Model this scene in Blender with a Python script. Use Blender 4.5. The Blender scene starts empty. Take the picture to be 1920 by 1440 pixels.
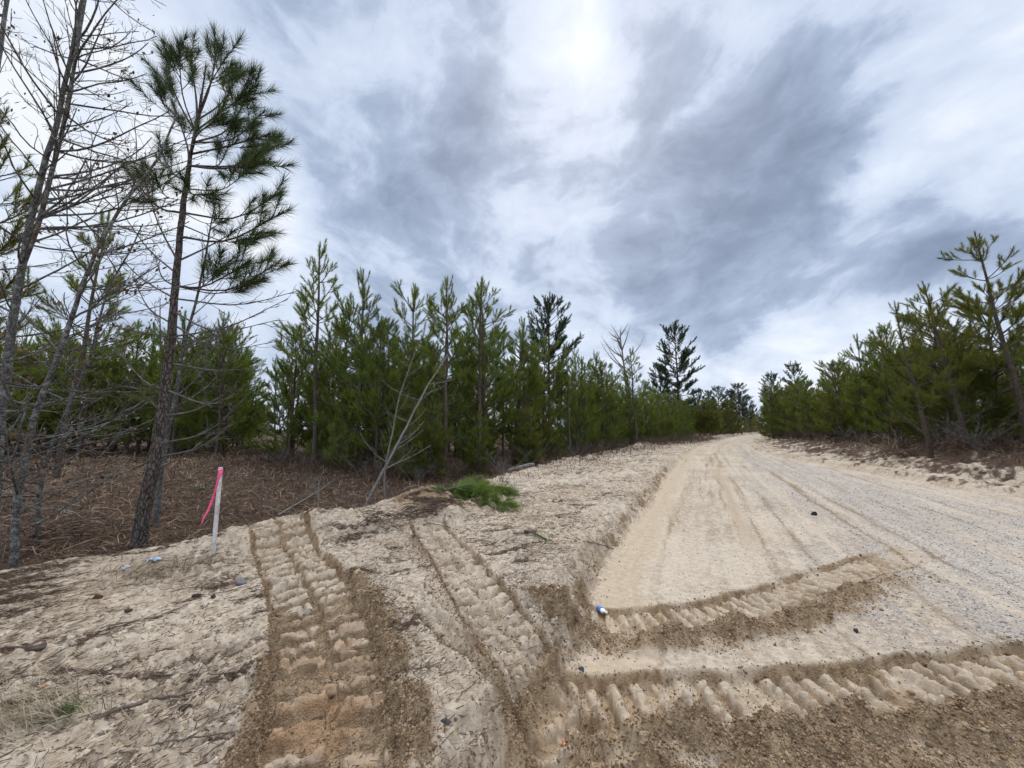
import bpy, math, time
import numpy as np
from math import radians as R
T0 = time.time()
scene = bpy.context.scene
col = scene.collection

# ------------------------------------------------------------------ camera
FPX, CAMH, PITCH = 721.0, 1.6, math.atan(86 / 721.0)      # focal length in photo pixels, eye height, upward tilt
cam = bpy.data.cameras.new('camera')
cam.sensor_width = 36.0
cam.lens = 36.0 * FPX / 1920.0
cam.clip_start, cam.clip_end = 0.05, 20000.0
camo = bpy.data.objects.new('camera', cam)
col.objects.link(camo)
camo.location = (0, 0, CAMH)
camo.rotation_euler = (R(90) + PITCH, 0, 0)
scene.camera = camo

CP, SP = math.cos(PITCH), math.sin(PITCH)


def ray(px, py):
    """direction through a photo pixel (used to measure where things stand)"""
    a, b = (px - 960) / FPX, (720 - py) / FPX
    return np.array([a, CP - b * SP, SP + b * CP])


def G(px, py, z=0.0):
    d = ray(px, py)
    t = (z - CAMH) / d[2]
    return np.array([d[0] * t, d[1] * t, z])


def W(px, py, Y):
    d = ray(px, py)
    t = Y / d[1]
    return np.array([d[0] * t, Y, CAMH + d[2] * t])


# ------------------------------------------------------------------ sky, sun, exposure
SUN_EL, SUN_AZ = R(46), R(11)          # behind the cloud, ahead and a little to the right
world = bpy.data.worlds.new('World')
scene.world = world
world.use_nodes = True
EXPOSURE = 0.1
scene.view_settings.view_transform = 'Standard'
scene.view_settings.look = 'None'
scene.view_settings.exposure = EXPOSURE
scene.view_settings.gamma = 1.0


class NT:
    def __init__(self, tree):
        self.t = tree
        self.t.nodes.clear()

    def n(self, typ, **kw):
        nd = self.t.nodes.new(typ)
        ins = kw.pop('ins', {})
        for k, v in kw.items():
            setattr(nd, k, v)
        for k, v in ins.items():
            self.set(nd, k, v)
        return nd

    def set(self, nd, k, v):
        s = nd.inputs[k]
        if isinstance(v, bpy.types.NodeSocket):
            self.t.links.new(v, s)
        elif isinstance(v, bpy.types.Node):
            self.t.links.new(v.outputs[0], s)
        else:
            s.default_value = v

    def math(self, op, a, b=None, c=None, clamp=False):
        nd = self.n('ShaderNodeMath', operation=op, use_clamp=clamp)
        for i, v in enumerate((a, b, c)):
            if v is not None:
                self.set(nd, i, v)
        return nd.outputs[0]

    def vmath(self, op, a, b=None, scale=None):
        nd = self.n('ShaderNodeVectorMath', operation=op)
        self.set(nd, 0, a)
        if b is not None:
            self.set(nd, 1, b)
        if scale is not None:
            self.set(nd, 'Scale', scale)
        return nd.outputs['Value'] if op in ('DOT_PRODUCT', 'LENGTH', 'DISTANCE') else nd.outputs[0]

    def mix(self, f, a, b, blend='MIX'):
        nd = self.n('ShaderNodeMix', data_type='RGBA', blend_type=blend)
        self.set(nd, 0, f)
        self.set(nd, 6, a)
        self.set(nd, 7, b)
        return nd.outputs[2]

    def noise(self, vec, scale, detail=4.0, rough=0.55, dist=0.0, out=0):
        nd = self.n('ShaderNodeTexNoise')
        if vec is not None:
            self.set(nd, 'Vector', vec)
        self.set(nd, 'Scale', scale)
        self.set(nd, 'Detail', detail)
        self.set(nd, 'Roughness', rough)
        self.set(nd, 'Distortion', dist)
        return nd.outputs[out]

    def ramp(self, f, lo, hi, a=0.0, b=1.0, smooth=True):
        nd = self.n('ShaderNodeMapRange', interpolation_type='SMOOTHSTEP' if smooth else 'LINEAR')
        for i, v in enumerate((f, lo, hi, a, b)):
            self.set(nd, i, v)
        return nd.outputs[0]


def c4(r, g, b):
    return (r, g, b, 1.0)


def build_sky():
    N = NT(world.node_tree)
    geo = N.n('ShaderNodeTexCoord')
    d = N.vmath('NORMALIZE', geo.outputs['Generated'])
    sep = N.n('ShaderNodeSeparateXYZ', ins={0: d})
    z = N.math('MAXIMUM', sep.outputs[2], 0.0)
    inv = N.math('DIVIDE', 1.0, N.math('ADD', z, 0.30))
    p = N.vmath('SCALE', d, scale=inv)                                   # cloud deck coordinates
    mp = N.n('ShaderNodeMapping', ins={0: N.mix(.35, d, p), 'Location': (3.7, 1.9, 0.4), 'Rotation': (0, 0, R(20)), 'Scale': (1.0, .8, 1.7)})
    warp = N.noise(mp.outputs[0], 2.0, 5, 0.5, 0.0, 1)
    warp = N.vmath('SUBTRACT', warp, (0.5, 0.5, 0.5))
    pw = N.vmath('ADD', mp.outputs[0], N.vmath('SCALE', warp, scale=0.42))
    n1 = N.noise(pw, 2.1, 8, 0.5, 0.1)
    n2 = N.noise(pw, 6.5, 7, 0.58, 0.1)
    # broad darker and brighter patches of the deck, fixed by direction
    dw = N.noise(d, 4.5, 6, 0.6, 0.0, 1)
    dw = N.vmath('SCALE', N.vmath('SUBTRACT', dw, (0.5, 0.5, 0.5)), scale=0.30)
    dd = N.vmath('NORMALIZE', N.vmath('ADD', d, dw))
    blobs = [  # px, py, radius px, weight (negative is darker)
        (1330, 225, 160, -.40), (1450, 290, 160, -.26), (1560, 170, 180, -.12), (1650, 60, 170, -.04), (1640, 350, 110, -.26),
        (1330, 390, 150, -.22), (1850, 450, 170, -.36), (1680, 500, 150, -.28), (1500, 550, 170, -.30), (1350, 600, 150, -.20),
        (2000, 380, 200, -.40), (1000, 450, 200, -.24), (820, 470, 190, -.40), (1130, 560, 190, -.30), (700, 500, 150, -.40),
        (1250, 500, 160, -.22), (900, 560, 120, -.14), (690, 150, 260, -.36), (580, 330, 200, -.28), (820, 330, 150, -.25),
        (600, 60, 150, -.10), (950, 250, 130, -.05),
        (1125, 140, 85, .22), (1010, 190, 210, .02), (770, 380, 120, .14), (300, 130, 300, .24), (150, 420, 250, .16), (960, 505, 60, .16),
        (1760, 320, 150, .30), (1880, 170, 190, .24), (1600, 440, 110, .12), (1800, 640, 120, .22), (1600, 665, 110, .32), (1470, 700, 90, .34), (1700, 400, 90, .2),
        (1120, 610, 80, .14), (1080, 655, 70, .12), (880, 120, 160, .08), (500, 440, 120, .12), (1420, 40, 60, .1),
    ]
    acc = N.math('MULTIPLY_ADD', N.math('SUBTRACT', n1, 0.5), 1.15, 0.735)
    acc = N.math('MULTIPLY_ADD', N.math('SUBTRACT', n2, 0.5), 0.8, acc)
    for bx, by, br, bw in blobs:
        v = ray(bx, by)
        ln = float(np.linalg.norm(v))
        v = v / ln
        ang = math.atan(br / (FPX * ln)) * 1.5
        dp = N.vmath('DOT_PRODUCT', dd, tuple(v))
        acc = N.math('ADD', acc, N.ramp(dp, math.cos(ang), 1.0, 0.0, bw * (.40 if bw < 0 else .56)))
    cr = N.n('ShaderNodeValToRGB')
    el = cr.color_ramp.elements
    el[0].position, el[0].color = 0.0, c4(.15, .20, .29)
    el[1].position, el[1].color = 1.0, c4(.90, .94, .99)
    for pos, c in ((.28, c4(.255, .32, .45)), (.48, c4(.39, .475, .635)), (.60, c4(.575, .665, .83)), (.82, c4(.73, .81, .945))):
        e = el.new(pos)
        e.color = c
    N.set(cr, 0, N.math('MAXIMUM', acc, 0.0))
    cloud = cr.outputs[0]
    # the deck out of view, overhead and behind, is brightened to light the ground
    zen = N.ramp(sep.outputs[2], 0.84, 0.97, 1.0, ZENITH)
    back = N.ramp(sep.outputs[1], -0.1, -0.6, 1.0, 1.5)
    cloud = N.vmath('SCALE', cloud, scale=N.math('MULTIPLY', zen, back))
    sky = N.n('ShaderNodeTexSky', sky_type='NISHITA')
    sky.sun_disc = False
    sky.sun_elevation, sky.sun_rotation = SUN_EL, SUN_AZ
    sky.air_density, sky.dust_density = 1.0, 2.0
    SKYS = 0.1
    cloudx = N.vmath('SCALE', cloud, scale=1.0 / SKYS)
    tot = N.mix(0.93, sky.outputs[0], cloudx)
    bg = N.n('ShaderNodeBackground', ins={'Color': tot, 'Strength': SKYS})
    out = N.n('ShaderNodeOutputWorld', ins={0: bg})


ZENITH = 5.0
build_sky()
sl = bpy.data.lights.new('sun', 'SUN')
sl.energy, sl.angle, sl.color = 1.3, R(22), (1.0, 0.955, 0.89)
so = bpy.data.objects.new('sun', sl)
col.objects.link(so)
so.rotation_euler = (R(90) - SUN_EL, 0, math.pi - SUN_AZ)
so.location = (20, 100, 110)

# ------------------------------------------------------------------ helpers
rng = np.random.default_rng(7)
rgc = np.random.default_rng(77)


def mesh_obj(name, V, faces, mat, parent=None, smooth=False, attrs=None, colors=None):
    """V (n,3); faces: list of (m,3) / (m,4) index arrays"""
    me = bpy.data.meshes.new(name)
    V = np.asarray(V, np.float32)
    faces = [np.asarray(f, np.int32) for f in faces if len(f)]
    nl = sum(f.size for f in faces)
    nf = sum(len(f) for f in faces)
    me.vertices.add(len(V))
    me.vertices.foreach_set('co', V.ravel())
    me.loops.add(nl)
    me.loops.foreach_set('vertex_index', np.concatenate([f.ravel() for f in faces]))
    tot = np.concatenate([np.full(len(f), f.shape[1], np.int32) for f in faces])
    st = np.concatenate(([0], np.cumsum(tot)[:-1])).astype(np.int32)
    me.polygons.add(nf)
    me.polygons.foreach_set('loop_start', st)
    if smooth:
        me.polygons.foreach_set('use_smooth', np.ones(nf, bool))
    for k, v in (attrs or {}).items():
        a = me.attributes.new(k, 'FLOAT', 'POINT')
        a.data.foreach_set('value', np.asarray(v, np.float32))
    for k, v in (colors or {}).items():
        a = me.attributes.new(k, 'FLOAT_COLOR', 'POINT')
        a.data.foreach_set('color', np.asarray(v, np.float32).ravel())
    me.update(calc_edges=True)
    if mat is not None:
        me.materials.append(mat)
    o = bpy.data.objects.new(name, me)
    col.objects.link(o)
    if parent is not None:
        o.parent = parent
    return o


class MB:
    """collects pieces of one mesh"""

    def __init__(self):
        self.V, self.F, self.T, self.n = [], [], [], 0

    def add(self, V, *faces, tone=None):
        self.V.append(np.asarray(V, np.float32))
        for f in faces:
            self.F.append(np.asarray(f, np.int32) + self.n)
        self.T.append(np.full(len(V), .5, np.float32) if tone is None else np.asarray(tone, np.float32))
        self.n += len(V)
        return self

    def build(self, name, mat, parent=None, smooth=False):
        return mesh_obj(name, np.concatenate(self.V), self.F, mat, parent, smooth, {'tone': np.concatenate(self.T)})


def tag(o, label=None, cat=None, group=None, kind=None):
    if label:
        o['label'] = label
    if cat:
        o['category'] = cat
    if group:
        o['group'] = group
    if kind:
        o['kind'] = kind
    return o


def empty(name, loc, label=None, cat=None, group=None):
    o = bpy.data.objects.new(name, None)
    o.empty_display_size = 0.3
    col.objects.link(o)
    o.location = tuple(float(v) for v in loc)
    return tag(o, label, cat, group)


def copy_thing(root, loc, rotz=0.0, scale=1.0, label=None, group=None, tilt=(0, 0)):
    r = root.copy()
    col.objects.link(r)
    r.location = tuple(float(v) for v in loc)
    if tilt == (0, 0):
        tilt = (rgc.normal(0, .028), rgc.normal(0, .028))
    r.rotation_euler = (tilt[0], tilt[1], rotz)
    w_ = scale * rgc.uniform(.85, 1.22)
    r.scale = (w_, w_, scale)
    if label:
        r['label'] = label
    if group:
        r['group'] = group
    for ch in list(root.children):
        c = ch.copy()
        col.objects.link(c)
        c.parent = r
    return r


def nrm(v):
    return v / np.maximum(np.linalg.norm(v, axis=-1, keepdims=True), 1e-9)


def tubes(P, rad, n=5):
    """batch of tubes: P (N,K,3), rad (N,K)"""
    P = np.asarray(P, float)
    N_, K, _ = P.shape
    t = nrm(np.gradient(P, axis=1))
    ref = np.where(np.abs(t[:, :1, 2:3]) > .8, np.array([1., 0, 0]), np.array([0, 0, 1.]))
    ref = np.broadcast_to(ref, t.shape)
    u = nrm(np.cross(t, ref))
    v = np.cross(t, u)
    a = np.arange(n) * 2 * np.pi / n
    ring = (P[:, :, None, :] + np.asarray(rad)[:, :, None, None] *
            (np.cos(a)[None, None, :, None] * u[:, :, None, :] + np.sin(a)[None, None, :, None] * v[:, :, None, :]))
    idx = np.arange(N_ * K * n).reshape(N_, K, n)
    a0 = idx[:, :-1, :]
    a1 = idx[:, 1:, :]
    f = np.stack([a0, np.roll(a0, -1, 2), np.roll(a1, -1, 2), a1], -1).reshape(-1, 4)
    return ring.reshape(-1, 3), f


def resample(pts, K):
    """smooth (Catmull-Rom) resample of a few control points"""
    p = np.asarray(pts, float)
    if len(p) > 2:
        q = np.vstack([2 * p[0] - p[1], p, 2 * p[-1] - p[-2]])
        out = []
        for i in range(1, len(q) - 2):
            t = np.linspace(0, 1, 8, endpoint=False)[:, None]
            a, b, c, d = q[i - 1], q[i], q[i + 1], q[i + 2]
            out.append(.5 * ((2 * b) + (c - a) * t + (2 * a - 5 * b + 4 * c - d) * t ** 2 + (3 * b - a - 3 * c + d) * t ** 3))
        p = np.vstack(out + [p[-1:]])
    s = np.concatenate(([0], np.cumsum(np.linalg.norm(np.diff(p, axis=0), axis=1))))
    u = np.linspace(0, s[-1], K)
    return np.stack([np.interp(u, s, p[:, k]) for k in range(3)], 1)


# gradient noise
_gt = np.random.default_rng(3).uniform(0, 2 * np.pi, (256, 256))
_gx, _gy = np.cos(_gt).astype(np.float32), np.sin(_gt).astype(np.float32)


def gnoise(x, y, f, seed=0):
    x = x * f + seed * 17.31
    y = y * f + seed * 5.77
    xi, yi = np.floor(x), np.floor(y)
    fx, fy = (x - xi).astype(np.float32), (y - yi).astype(np.float32)
    xi = xi.astype(np.int64) & 255
    yi = yi.astype(np.int64) & 255
    x1, y1 = (xi + 1) & 255, (yi + 1) & 255
    ux = fx * fx * fx * (fx * (fx * 6 - 15) + 10)
    uy = fy * fy * fy * (fy * (fy * 6 - 15) + 10)
    n00 = _gx[xi, yi] * fx + _gy[xi, yi] * fy
    n10 = _gx[x1, yi] * (fx - 1) + _gy[x1, yi] * fy
    n01 = _gx[xi, y1] * fx + _gy[xi, y1] * (fy - 1)
    n11 = _gx[x1, y1] * (fx - 1) + _gy[x1, y1] * (fy - 1)
    a = n00 + ux * (n10 - n00)
    b = n01 + ux * (n11 - n01)
    return (a + uy * (b - a)) * 1.5


def fbm(x, y, f, oct=4, seed=0, gain=.5):
    s, a = 0, 1.0
    for i in range(oct):
        s = s + a * gnoise(x, y, f * 2.03 ** i, seed + i * 3)
        a *= gain
    return s


def sstep(a, b, x):
    t = np.clip((x - a) / (b - a), 0, 1)
    return t * t * (3 - 2 * t)


def pline(x, y, pts):
    """signed distance (left of travel positive) and arclength to a polyline"""
    best = np.full(x.shape, 1e18)
    sd = np.zeros(x.shape)
    tt = np.zeros(x.shape)
    s = 0.0
    for i in range(len(pts) - 1):
        ax, ay = pts[i][:2]
        bx, by = pts[i + 1][:2]
        dx, dy = bx - ax, by - ay
        L = math.hypot(dx, dy)
        u = ((x - ax) * dx + (y - ay) * dy) / (L * L)
        uc = np.clip(u, 0, 1)
        ex, ey = x - (ax + uc * dx), y - (ay + uc * dy)
        d2 = ex * ex + ey * ey
        m = d2 < best
        cr = dx * (y - ay) - dy * (x - ax)
        best = np.where(m, d2, best)
        sd = np.where(m, np.sign(cr) * np.sqrt(d2), sd)
        tt = np.where(m, s + uc * L, tt)
        s += L
    return sd, tt


# ------------------------------------------------------------------ ground lines measured from the photo
def pxs(l, z=0.0):
    return [G(a, b, z) for a, b in l]


TOE = [(-9, -30), (-4.2, -6), (-1.6, -0.5), (-.75, .9)] + [tuple(p[:2]) for p in pxs(
    [(933, 1440), (1000, 1362), (1040, 1290), (1063, 1248), (1090, 1193), (1103, 1130), (1109, 1097), (1132, 1051), (1177, 987), (1223, 927), (1250, 890),
     (1282, 855), (1312, 836), (1345, 827), (1390, 818)])] + [(132, 200), (400, 585), (900, 1300)]
EDGE = [(-6, -45), (2.5, -9), (7.6, 1.2)] + [tuple(p[:2]) for p in pxs(
    [(1920, 941), (1830, 930), (1661, 896), (1549, 876), (1450, 857), (1412, 846), (1399, 834), (1414, 822)])] + [(137, 200), (408, 585), (910, 1300)]
CREST = [(-40, -40), (-14, -6), (-7.6, 1.6)] + [tuple(p[:2]) for p in pxs(
    [(0, 1112), (150, 1083), (300, 1053), (400, 1038), (470, 1015), (560, 1000), (640, 985), (700, 975), (790, 955), (850, 930), (940, 906), (1060, 870), (1150, 850),
     (1230, 836), (1290, 827)], .12)] + [(53, 98), (125, 203), (392, 590), (890, 1306)]

TRACKS = [  # centre line px, plane z, half width, depth, lug height, lug pitch, slant, berm l/r height, berm l/r width, brownness
    dict(p=[(608, 1560), (612, 1440), (618, 1330), (612, 1230), (592, 1150), (562, 1090), (530, 1040), (508, 1008)], z=.16, hw=.31, dep=.09, lug=.065, pit=.19, sl=.05, gap=.58,
         bl=.035, br=.08, wl=.05, wr=.09, br_=1.0, fade=(.3, .5), near=True, lb=(1.5, .8), rb=(2.9, 1.6)),
    dict(p=[(792, 992), (850, 1060), (895, 1120), (945, 1180), (1010, 1250), (1080, 1320), (1160, 1400), (1260, 1500)], z=.16, hw=.25, dep=.06, lug=.05, pit=.15, sl=.15, gap=.56,
         bl=.02, br=.035, wl=.05, wr=.07, br_=.5, fade=(.5, .3), lb=(9, 8), rb=(9, 8)),
    dict(p=[(1020, 1118), (1080, 1146), (1150, 1155), (1250, 1155), (1350, 1145), (1450, 1122), (1550, 1090), (1650, 1060), (1770, 1026)], z=.02, hw=.22, dep=.065, lug=.05,
         pit=.125, sl=.38, gap=.58, bl=.012, br=.055, wl=.04, wr=.21, br_=.8, fade=(.4, 2.3), one=True, spoil=(.38, .85)),
    dict(p=[(1010, 1300), (1060, 1306), (1150, 1304), (1300, 1303), (1450, 1306), (1600, 1298), (1750, 1282), (1920, 1268), (2100, 1240), (2500, 1180)], z=.0, hw=.225, dep=.085, lug=.062, pit=.142, sl=.42, gap=.56,
         bl=.012, br=.09, wl=.04, wr=.36, br_=.8, fade=(.3, 1.0), one=True, spoil=(1.0, 1.2)),
    dict(p=[(760, 1108), (830, 1180), (900, 1228), (965, 1290), (1020, 1340)], z=.16, hw=.12, dep=.02, lug=.06, pit=.12, sl=.3, gap=.7,
         bl=.02, br=.02, wl=.05, wr=.05, br_=.3, fade=(.3, .2), lb=(9, 8), rb=(9, 8)),
]
for t in TRACKS:
    w = resample([G(a, b, t['z']) for a, b in t['p']], 26)
    t['w'] = w[:, :2]
    t['len'] = float(np.sum(np.linalg.norm(np.diff(w[:, :2], axis=0), axis=1)))

MOUNDS = [  # px, py, plane z, radius along, radius across, height, rotation
    (655, 1000, .2, .75, .42, .24, R(20)), (800, 972, .2, .66, .5, .34, R(0)), (770, 950, .2, .5, .4, .26, 0), (480, 1030, .2, .6, .3, .10, R(25)), (905, 950, .2, .8, .4, .08, R(40)),
    (560, 1010, .2, .5, .3, .10, R(20)), (1205, 840, .2, 2.5, .8, .25, R(55)), (1690, 856, .45, .9, .6, .22, 0), (1800, 862, .5, .8, .5, .25, 0),
    (480, 852, 0, 1.2, .8, .28, 0), (850, 985, .2, .22, .2, .13, R(30)), (745, 985, .2, .25, .2, .12, R(10)), (790, 1000, .2, .3, .16, .10, R(50)), (820, 950, .2, .3, .2, .10, 0), (930, 1420, .1, .5, .3, -.05, 0), (960, 1130, .1, .5, .3, .03, 0),
]
MOUNDW = [(G(a, b, z)[:2], ra, rc, h, rot) for a, b, z, ra, rc, h, rot in MOUNDS]


def ground(x, y, full=False):
    """height and cover masks of the land at x, y"""
    x = np.asarray(x, float)
    y = np.asarray(y, float)
    r = np.hypot(x, y)
    near = r < 16
    wob = gnoise(x, y, .9, 1) * .22 + gnoise(x, y, 3.1, 2) * .07
    wob2 = np.zeros_like(x)
    if near.any():
        wob2[near] = gnoise(x[near], y[near], 9., 3) * .035 + gnoise(x[near], y[near], 23., 4) * .014
    st, tt = pline(x, y, TOE)          # + on the left, the verge side
    se, te = pline(x, y, EDGE)         # + on the road side
    sc, tc = pline(x, y, CREST)        # + on the forest side
    toe_s = st + wob * .25 + wob2
    edge_s = -se + wob * .6 + wob2        # + outside, right bank
    cr_s = sc + wob + wob2 * 2
    # left verge, crest, forest floor
    low = gnoise(x, y, .33, 5)
    verge = sstep(-.06, .30, toe_s + 1.6 * wob2 + .05 * gnoise(x, y, 5.0, 84)) * (.19 + .05 * low) + sstep(.1, 2.2, toe_s) * .07
    ridge = np.exp(-((cr_s + .25) / .42) ** 2) * (.075 + .06 * gnoise(x, y, .8, 6)) * (toe_s > .2)
    forest = sstep(-.1, .8, cr_s)
    floor = .06 + .05 * gnoise(x, y, .22, 8) + .035 * gnoise(x, y, 1.3, 9)
    h = (verge + ridge) * (1 - forest) + floor * forest
    far_left = sstep(20, 60, r) * sstep(0, 6, toe_s)
    h = h + far_left * .15
    # right bank
    rb = sstep(0., .30, edge_s) * .13 + np.exp(-((edge_s - .45) / .35) ** 2) * .09 * (edge_s > -.2) + sstep(.8, 6.0, edge_s) * .80
    rb = rb + sstep(.5, 2, edge_s) * (.10 * gnoise(x, y, .7, 10) + .05 * gnoise(x, y, 1.9, 11))
    h = np.where(edge_s > -.35, np.maximum(rb, 0), h)
    road = sstep(0.06, -.06, toe_s) * sstep(.06, -.06, edge_s)
    # road surface: low ruts along its length
    s1 = -toe_s
    rut = gnoise(s1 + wob * .12, tt * .035, 2.1, 12) * .02 + gnoise(s1 + wob * .1, tt * .05, 6.5, 13) * .008
    crown = .05 * sstep(.2, 3.0, s1) - .03 * np.exp(-((s1 - .22) / .2) ** 2)
    h = h + road * (rut * sstep(.3, 1.0, s1) + crown)
    for (c, ra, rc, hh, rot) in MOUNDW:
        dx, dy = x - c[0], y - c[1]
        u, v = dx * math.cos(rot) + dy * math.sin(rot), -dx * math.sin(rot) + dy * math.cos(rot)
        q = (u / ra) ** 2 + (v / rc) ** 2
        m = q < 9
        if m.any():
            h[m] += hh * np.exp(-q[m] ** 1.0) * (1 + .8 * wob[m] + 2.0 * wob2[m])
    # roughness
    vm = (1 - road)
    rough = np.zeros_like(x)
    crumb = np.zeros_like(x)
    damp_shade = np.zeros_like(x)
    clay = np.zeros_like(x)
    intrack = np.zeros_like(x)
    if near.any():
        xn, yn = x[near], y[near]
        f1 = fbm(xn, yn, 2.6, 3, 20)
        f2 = fbm(xn, yn, 11., 3, 30)
        ridgy = 1 - np.abs(gnoise(xn, yn, 6.5, 41)) * 2
        f3 = gnoise(xn, yn, 48., 45)
        ver = vm[near] * (1 - forest[near])
        f4 = gnoise(xn, yn, 95., 46)
        rr = ver * (.55 + .75 * sstep(-.25, .35, gnoise(xn, yn, .75, 48))) * (f1 * .026 + f2 * .021 + np.maximum(ridgy, 0) ** 2 * .014 + f3 * .006 + f4 * .003)
        rr += forest[near] * (f1 * .055 + f2 * .03 + f3 * .012)
        gut = np.exp(-((s1[near] - .25) / .25) ** 2)
        rr += road[near] * (1 - .85 * gut) * (f2 * .0035 + f3 * .0022)
        # crumbling edge of the bank
        be = np.exp(-((toe_s[near] - .06) / .11) ** 2)
        rr += be * (f2 * .045 + f3 * .018)
        rough[near] = rr
        crumb[near] = be * .5
        damp_shade[near] = np.exp(-((toe_s[near] - .05) / .075) ** 2) * np.clip(.6 + 1.6 * f1, 0, 1) * .9  # brown crumbs, plus shadow painted along the broken edge
    fr_ = (1 - road) * (1 - forest) * sstep(8, 13, r) * sstep(70, 40, r)
    mf = fr_ > 0
    if mf.any():
        h[mf] += fr_[mf] * (gnoise(x[mf], y[mf], 2.4, 81) * .05 + gnoise(x[mf], y[mf], 5.5, 82) * .035 + np.maximum(1 - np.abs(gnoise(x[mf], y[mf], 1.7, 83)) * 2.2, 0) * .06)
    h = h + rough
    rough_in = np.zeros_like(x)
    for t in TRACKS:
        w = t['w']
        mg = 1.0
        m = (x > w[:, 0].min() - mg) & (x < w[:, 0].max() + mg) & (y > w[:, 1].min() - mg) & (y < w[:, 1].max() + mg)
        if not m.any():
            continue
        xm, ym = x[m], y[m]
        d, s = pline(xm, ym, w)
        n1 = gnoise(xm, ym, 3.3, 50)
        n2 = gnoise(xm, ym, 12., 51)
        n3 = gnoise(xm, ym, 33., 52)
        n4 = np.abs(gnoise(xm, ym, 55., 53))
        n5 = gnoise(xm, ym, 90., 54)
        d = d + n1 * .022 + n2 * .012 + n3 * .006
        fade = sstep(0, t['fade'][0], s) * sstep(0, t['fade'][1], t['len'] - s)
        fade = fade * (1 + .25 * n1)
        hw = t['hw']
        ad = np.abs(d)
        ins = sstep(hw + .025, hw - .03, ad)
        # lugs: two staggered columns of raised bars
        half = (d > 0)
        one = t.get('one', False)
        ph = (s + t['sl'] * (d * sstep(.25, .7, s / t['len']) if one else ad) + (0 if one else np.where(half, .5 * t['pit'], 0)) + n1 * .02 + n2 * .008) / t['pit']
        fr = np.abs(ph - np.floor(ph) - .5) * 2
        bar = np.clip(1 - (fr / t['gap']) ** 2.6, 0, 1) ** .5 * (1.0 if one else sstep(.0, .05, ad + n2 * .03)) * sstep(hw, hw - .06, ad)
        cellr = np.sin(np.floor(ph) * 12.9898 + (0 if t.get('one') else half) * 4.1 + 78.2) * 43758.5453
        cellr = cellr - np.floor(cellr)
        bar = bar * (.65 + .4 * cellr) * np.clip(1.0 + .7 * n1 + .35 * n2, .25, 1.25)
        dz = -t['dep'] * ins + t['lug'] * bar * ins + ins * (n2 * .007 + (n3 * .006 + n4 * .006 + n5 * .004) * (.4 + bar)) - t['lug'] * .55 * ins * bar * sstep(.16, .03, np.abs(gnoise(xm, ym, 8.5, 58)))
        bl = np.exp(-((d - hw - t['wl'] * .6) / t['wl']) ** 2) * (d > hw - .05)
        brr = np.exp(-((-d - hw - t['wr'] * .6) / t['wr']) ** 2) * (-d > hw - .05)
        if t.get('spoil'):
            brr = sstep(hw - .04, hw + .07, -d + n1 * .03) * sstep(hw + 1.75 * t['wr'], hw + 1.0 * t['wr'], -d + n1 * .10 + n2 * .05)
        else:
            bl = bl * sstep(t['lb'][0], t['lb'][1], s + .5 * n1)
            brr = brr * sstep(t['rb'][0], t['rb'][1], s + .5 * n1)
        brk = np.clip(.55 + 1.2 * gnoise(xm, ym, 1.1, 57) + .5 * n1, 0, 1) if t['br_'] < 1 else np.clip(.95 + .45 * n1, .5, 1)
        if t.get('spoil'):
            brk = brk * 0 + sstep(t['spoil'][1], t['spoil'][0], s / t['len']) * np.clip(.85 + .5 * n1, 0, 1)
        bl, brr = bl * brk, brr * brk
        bm = bl * t['bl'] + brr * t['br']
        dz = dz + bm * np.clip(.8 + 1.2 * n1 + .6 * n2, .1, 2)
        bq = np.clip(bl * (t['bl'] > .03) + brr * (t['br'] > .03), 0, 1)
        dz = dz + bq * (n2 * .022 + n3 * .016 + n4 * .014 + n5 * .006)
        h[m] += dz * fade - rough[m] * .55 * ins * np.clip(fade, 0, 1)
        wall = np.exp(-((ad - hw) / .03) ** 2)
        damp_shade[m] = np.maximum(damp_shade[m], np.clip(fade, 0, 1) * np.clip((ins * ((.66 if one else .78) + .4 * n1 + .3 * n2 - (.55 if one else .8) * bar) + bq * ((1.1 if t.get('spoil') else .85) + .3 * n1 + .25 * n2) + wall * (.5 + .6 * n1)) * t['br_'] + ins * ((1.0 - .85 * bar) * sstep(2.3, 1.3, s + .6 * n1) if t.get('near') else 0), 0, 1))  # brown soil, plus shade painted between the lugs, bar tops left lighter
        clay[m] = np.maximum(clay[m], np.clip(fade, 0, 1) * ins * sstep(.05, .5, n1 + .3 * n2) * (.55 if t['br_'] == 1.0 else .2) * (1 - .6 * bar))
        if t.get('near'):
            clay[m] = np.maximum(clay[m], ins * np.clip(fade, 0, 1) * bar * .60 * sstep(2.3, 1.3, s + .6 * n1))
        crumb[m] = np.maximum(crumb[m], np.clip(fade, 0, 1) * (bq + .22 * ins * (1 - bar) + wall * .4))
        intrack[m] = np.maximum(intrack[m], ins * np.clip(fade, 0, 1))
    if not full:
        return h
    # cover masks
    litter = sstep(-.25, .25, cr_s) * (road < .5)
    ang = R(36)
    xs, ys = x * math.cos(ang) + y * math.sin(ang), -x * math.sin(ang) + y * math.cos(ang)
    streak = fbm(xs * .30, ys * 1.3, 5.0, 4, 60)
    patch = gnoise(x, y, .8, 64)
    debris = sstep(-.1, .9, streak + .45 * patch) * (1 - road) * sstep(.2, .8, toe_s) * (1 - .6 * intrack)
    debris = debris * np.where(toe_s > 0, 1, 0)
    litter = np.maximum(litter, debris * .55)
    lr = np.clip(sstep(.1, 3.2, edge_s + 1.1 * gnoise(x, y, .5, 66) + .5 * streak), 0, 1) * (edge_s > .15)
    lr = np.clip(.16 + .15 * edge_s + .38 * streak + .38 * patch, 0, 1) * (edge_s > .15)
    litter = np.where(edge_s > .15, lr, litter)
    brown_mound = np.zeros_like(x)
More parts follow.
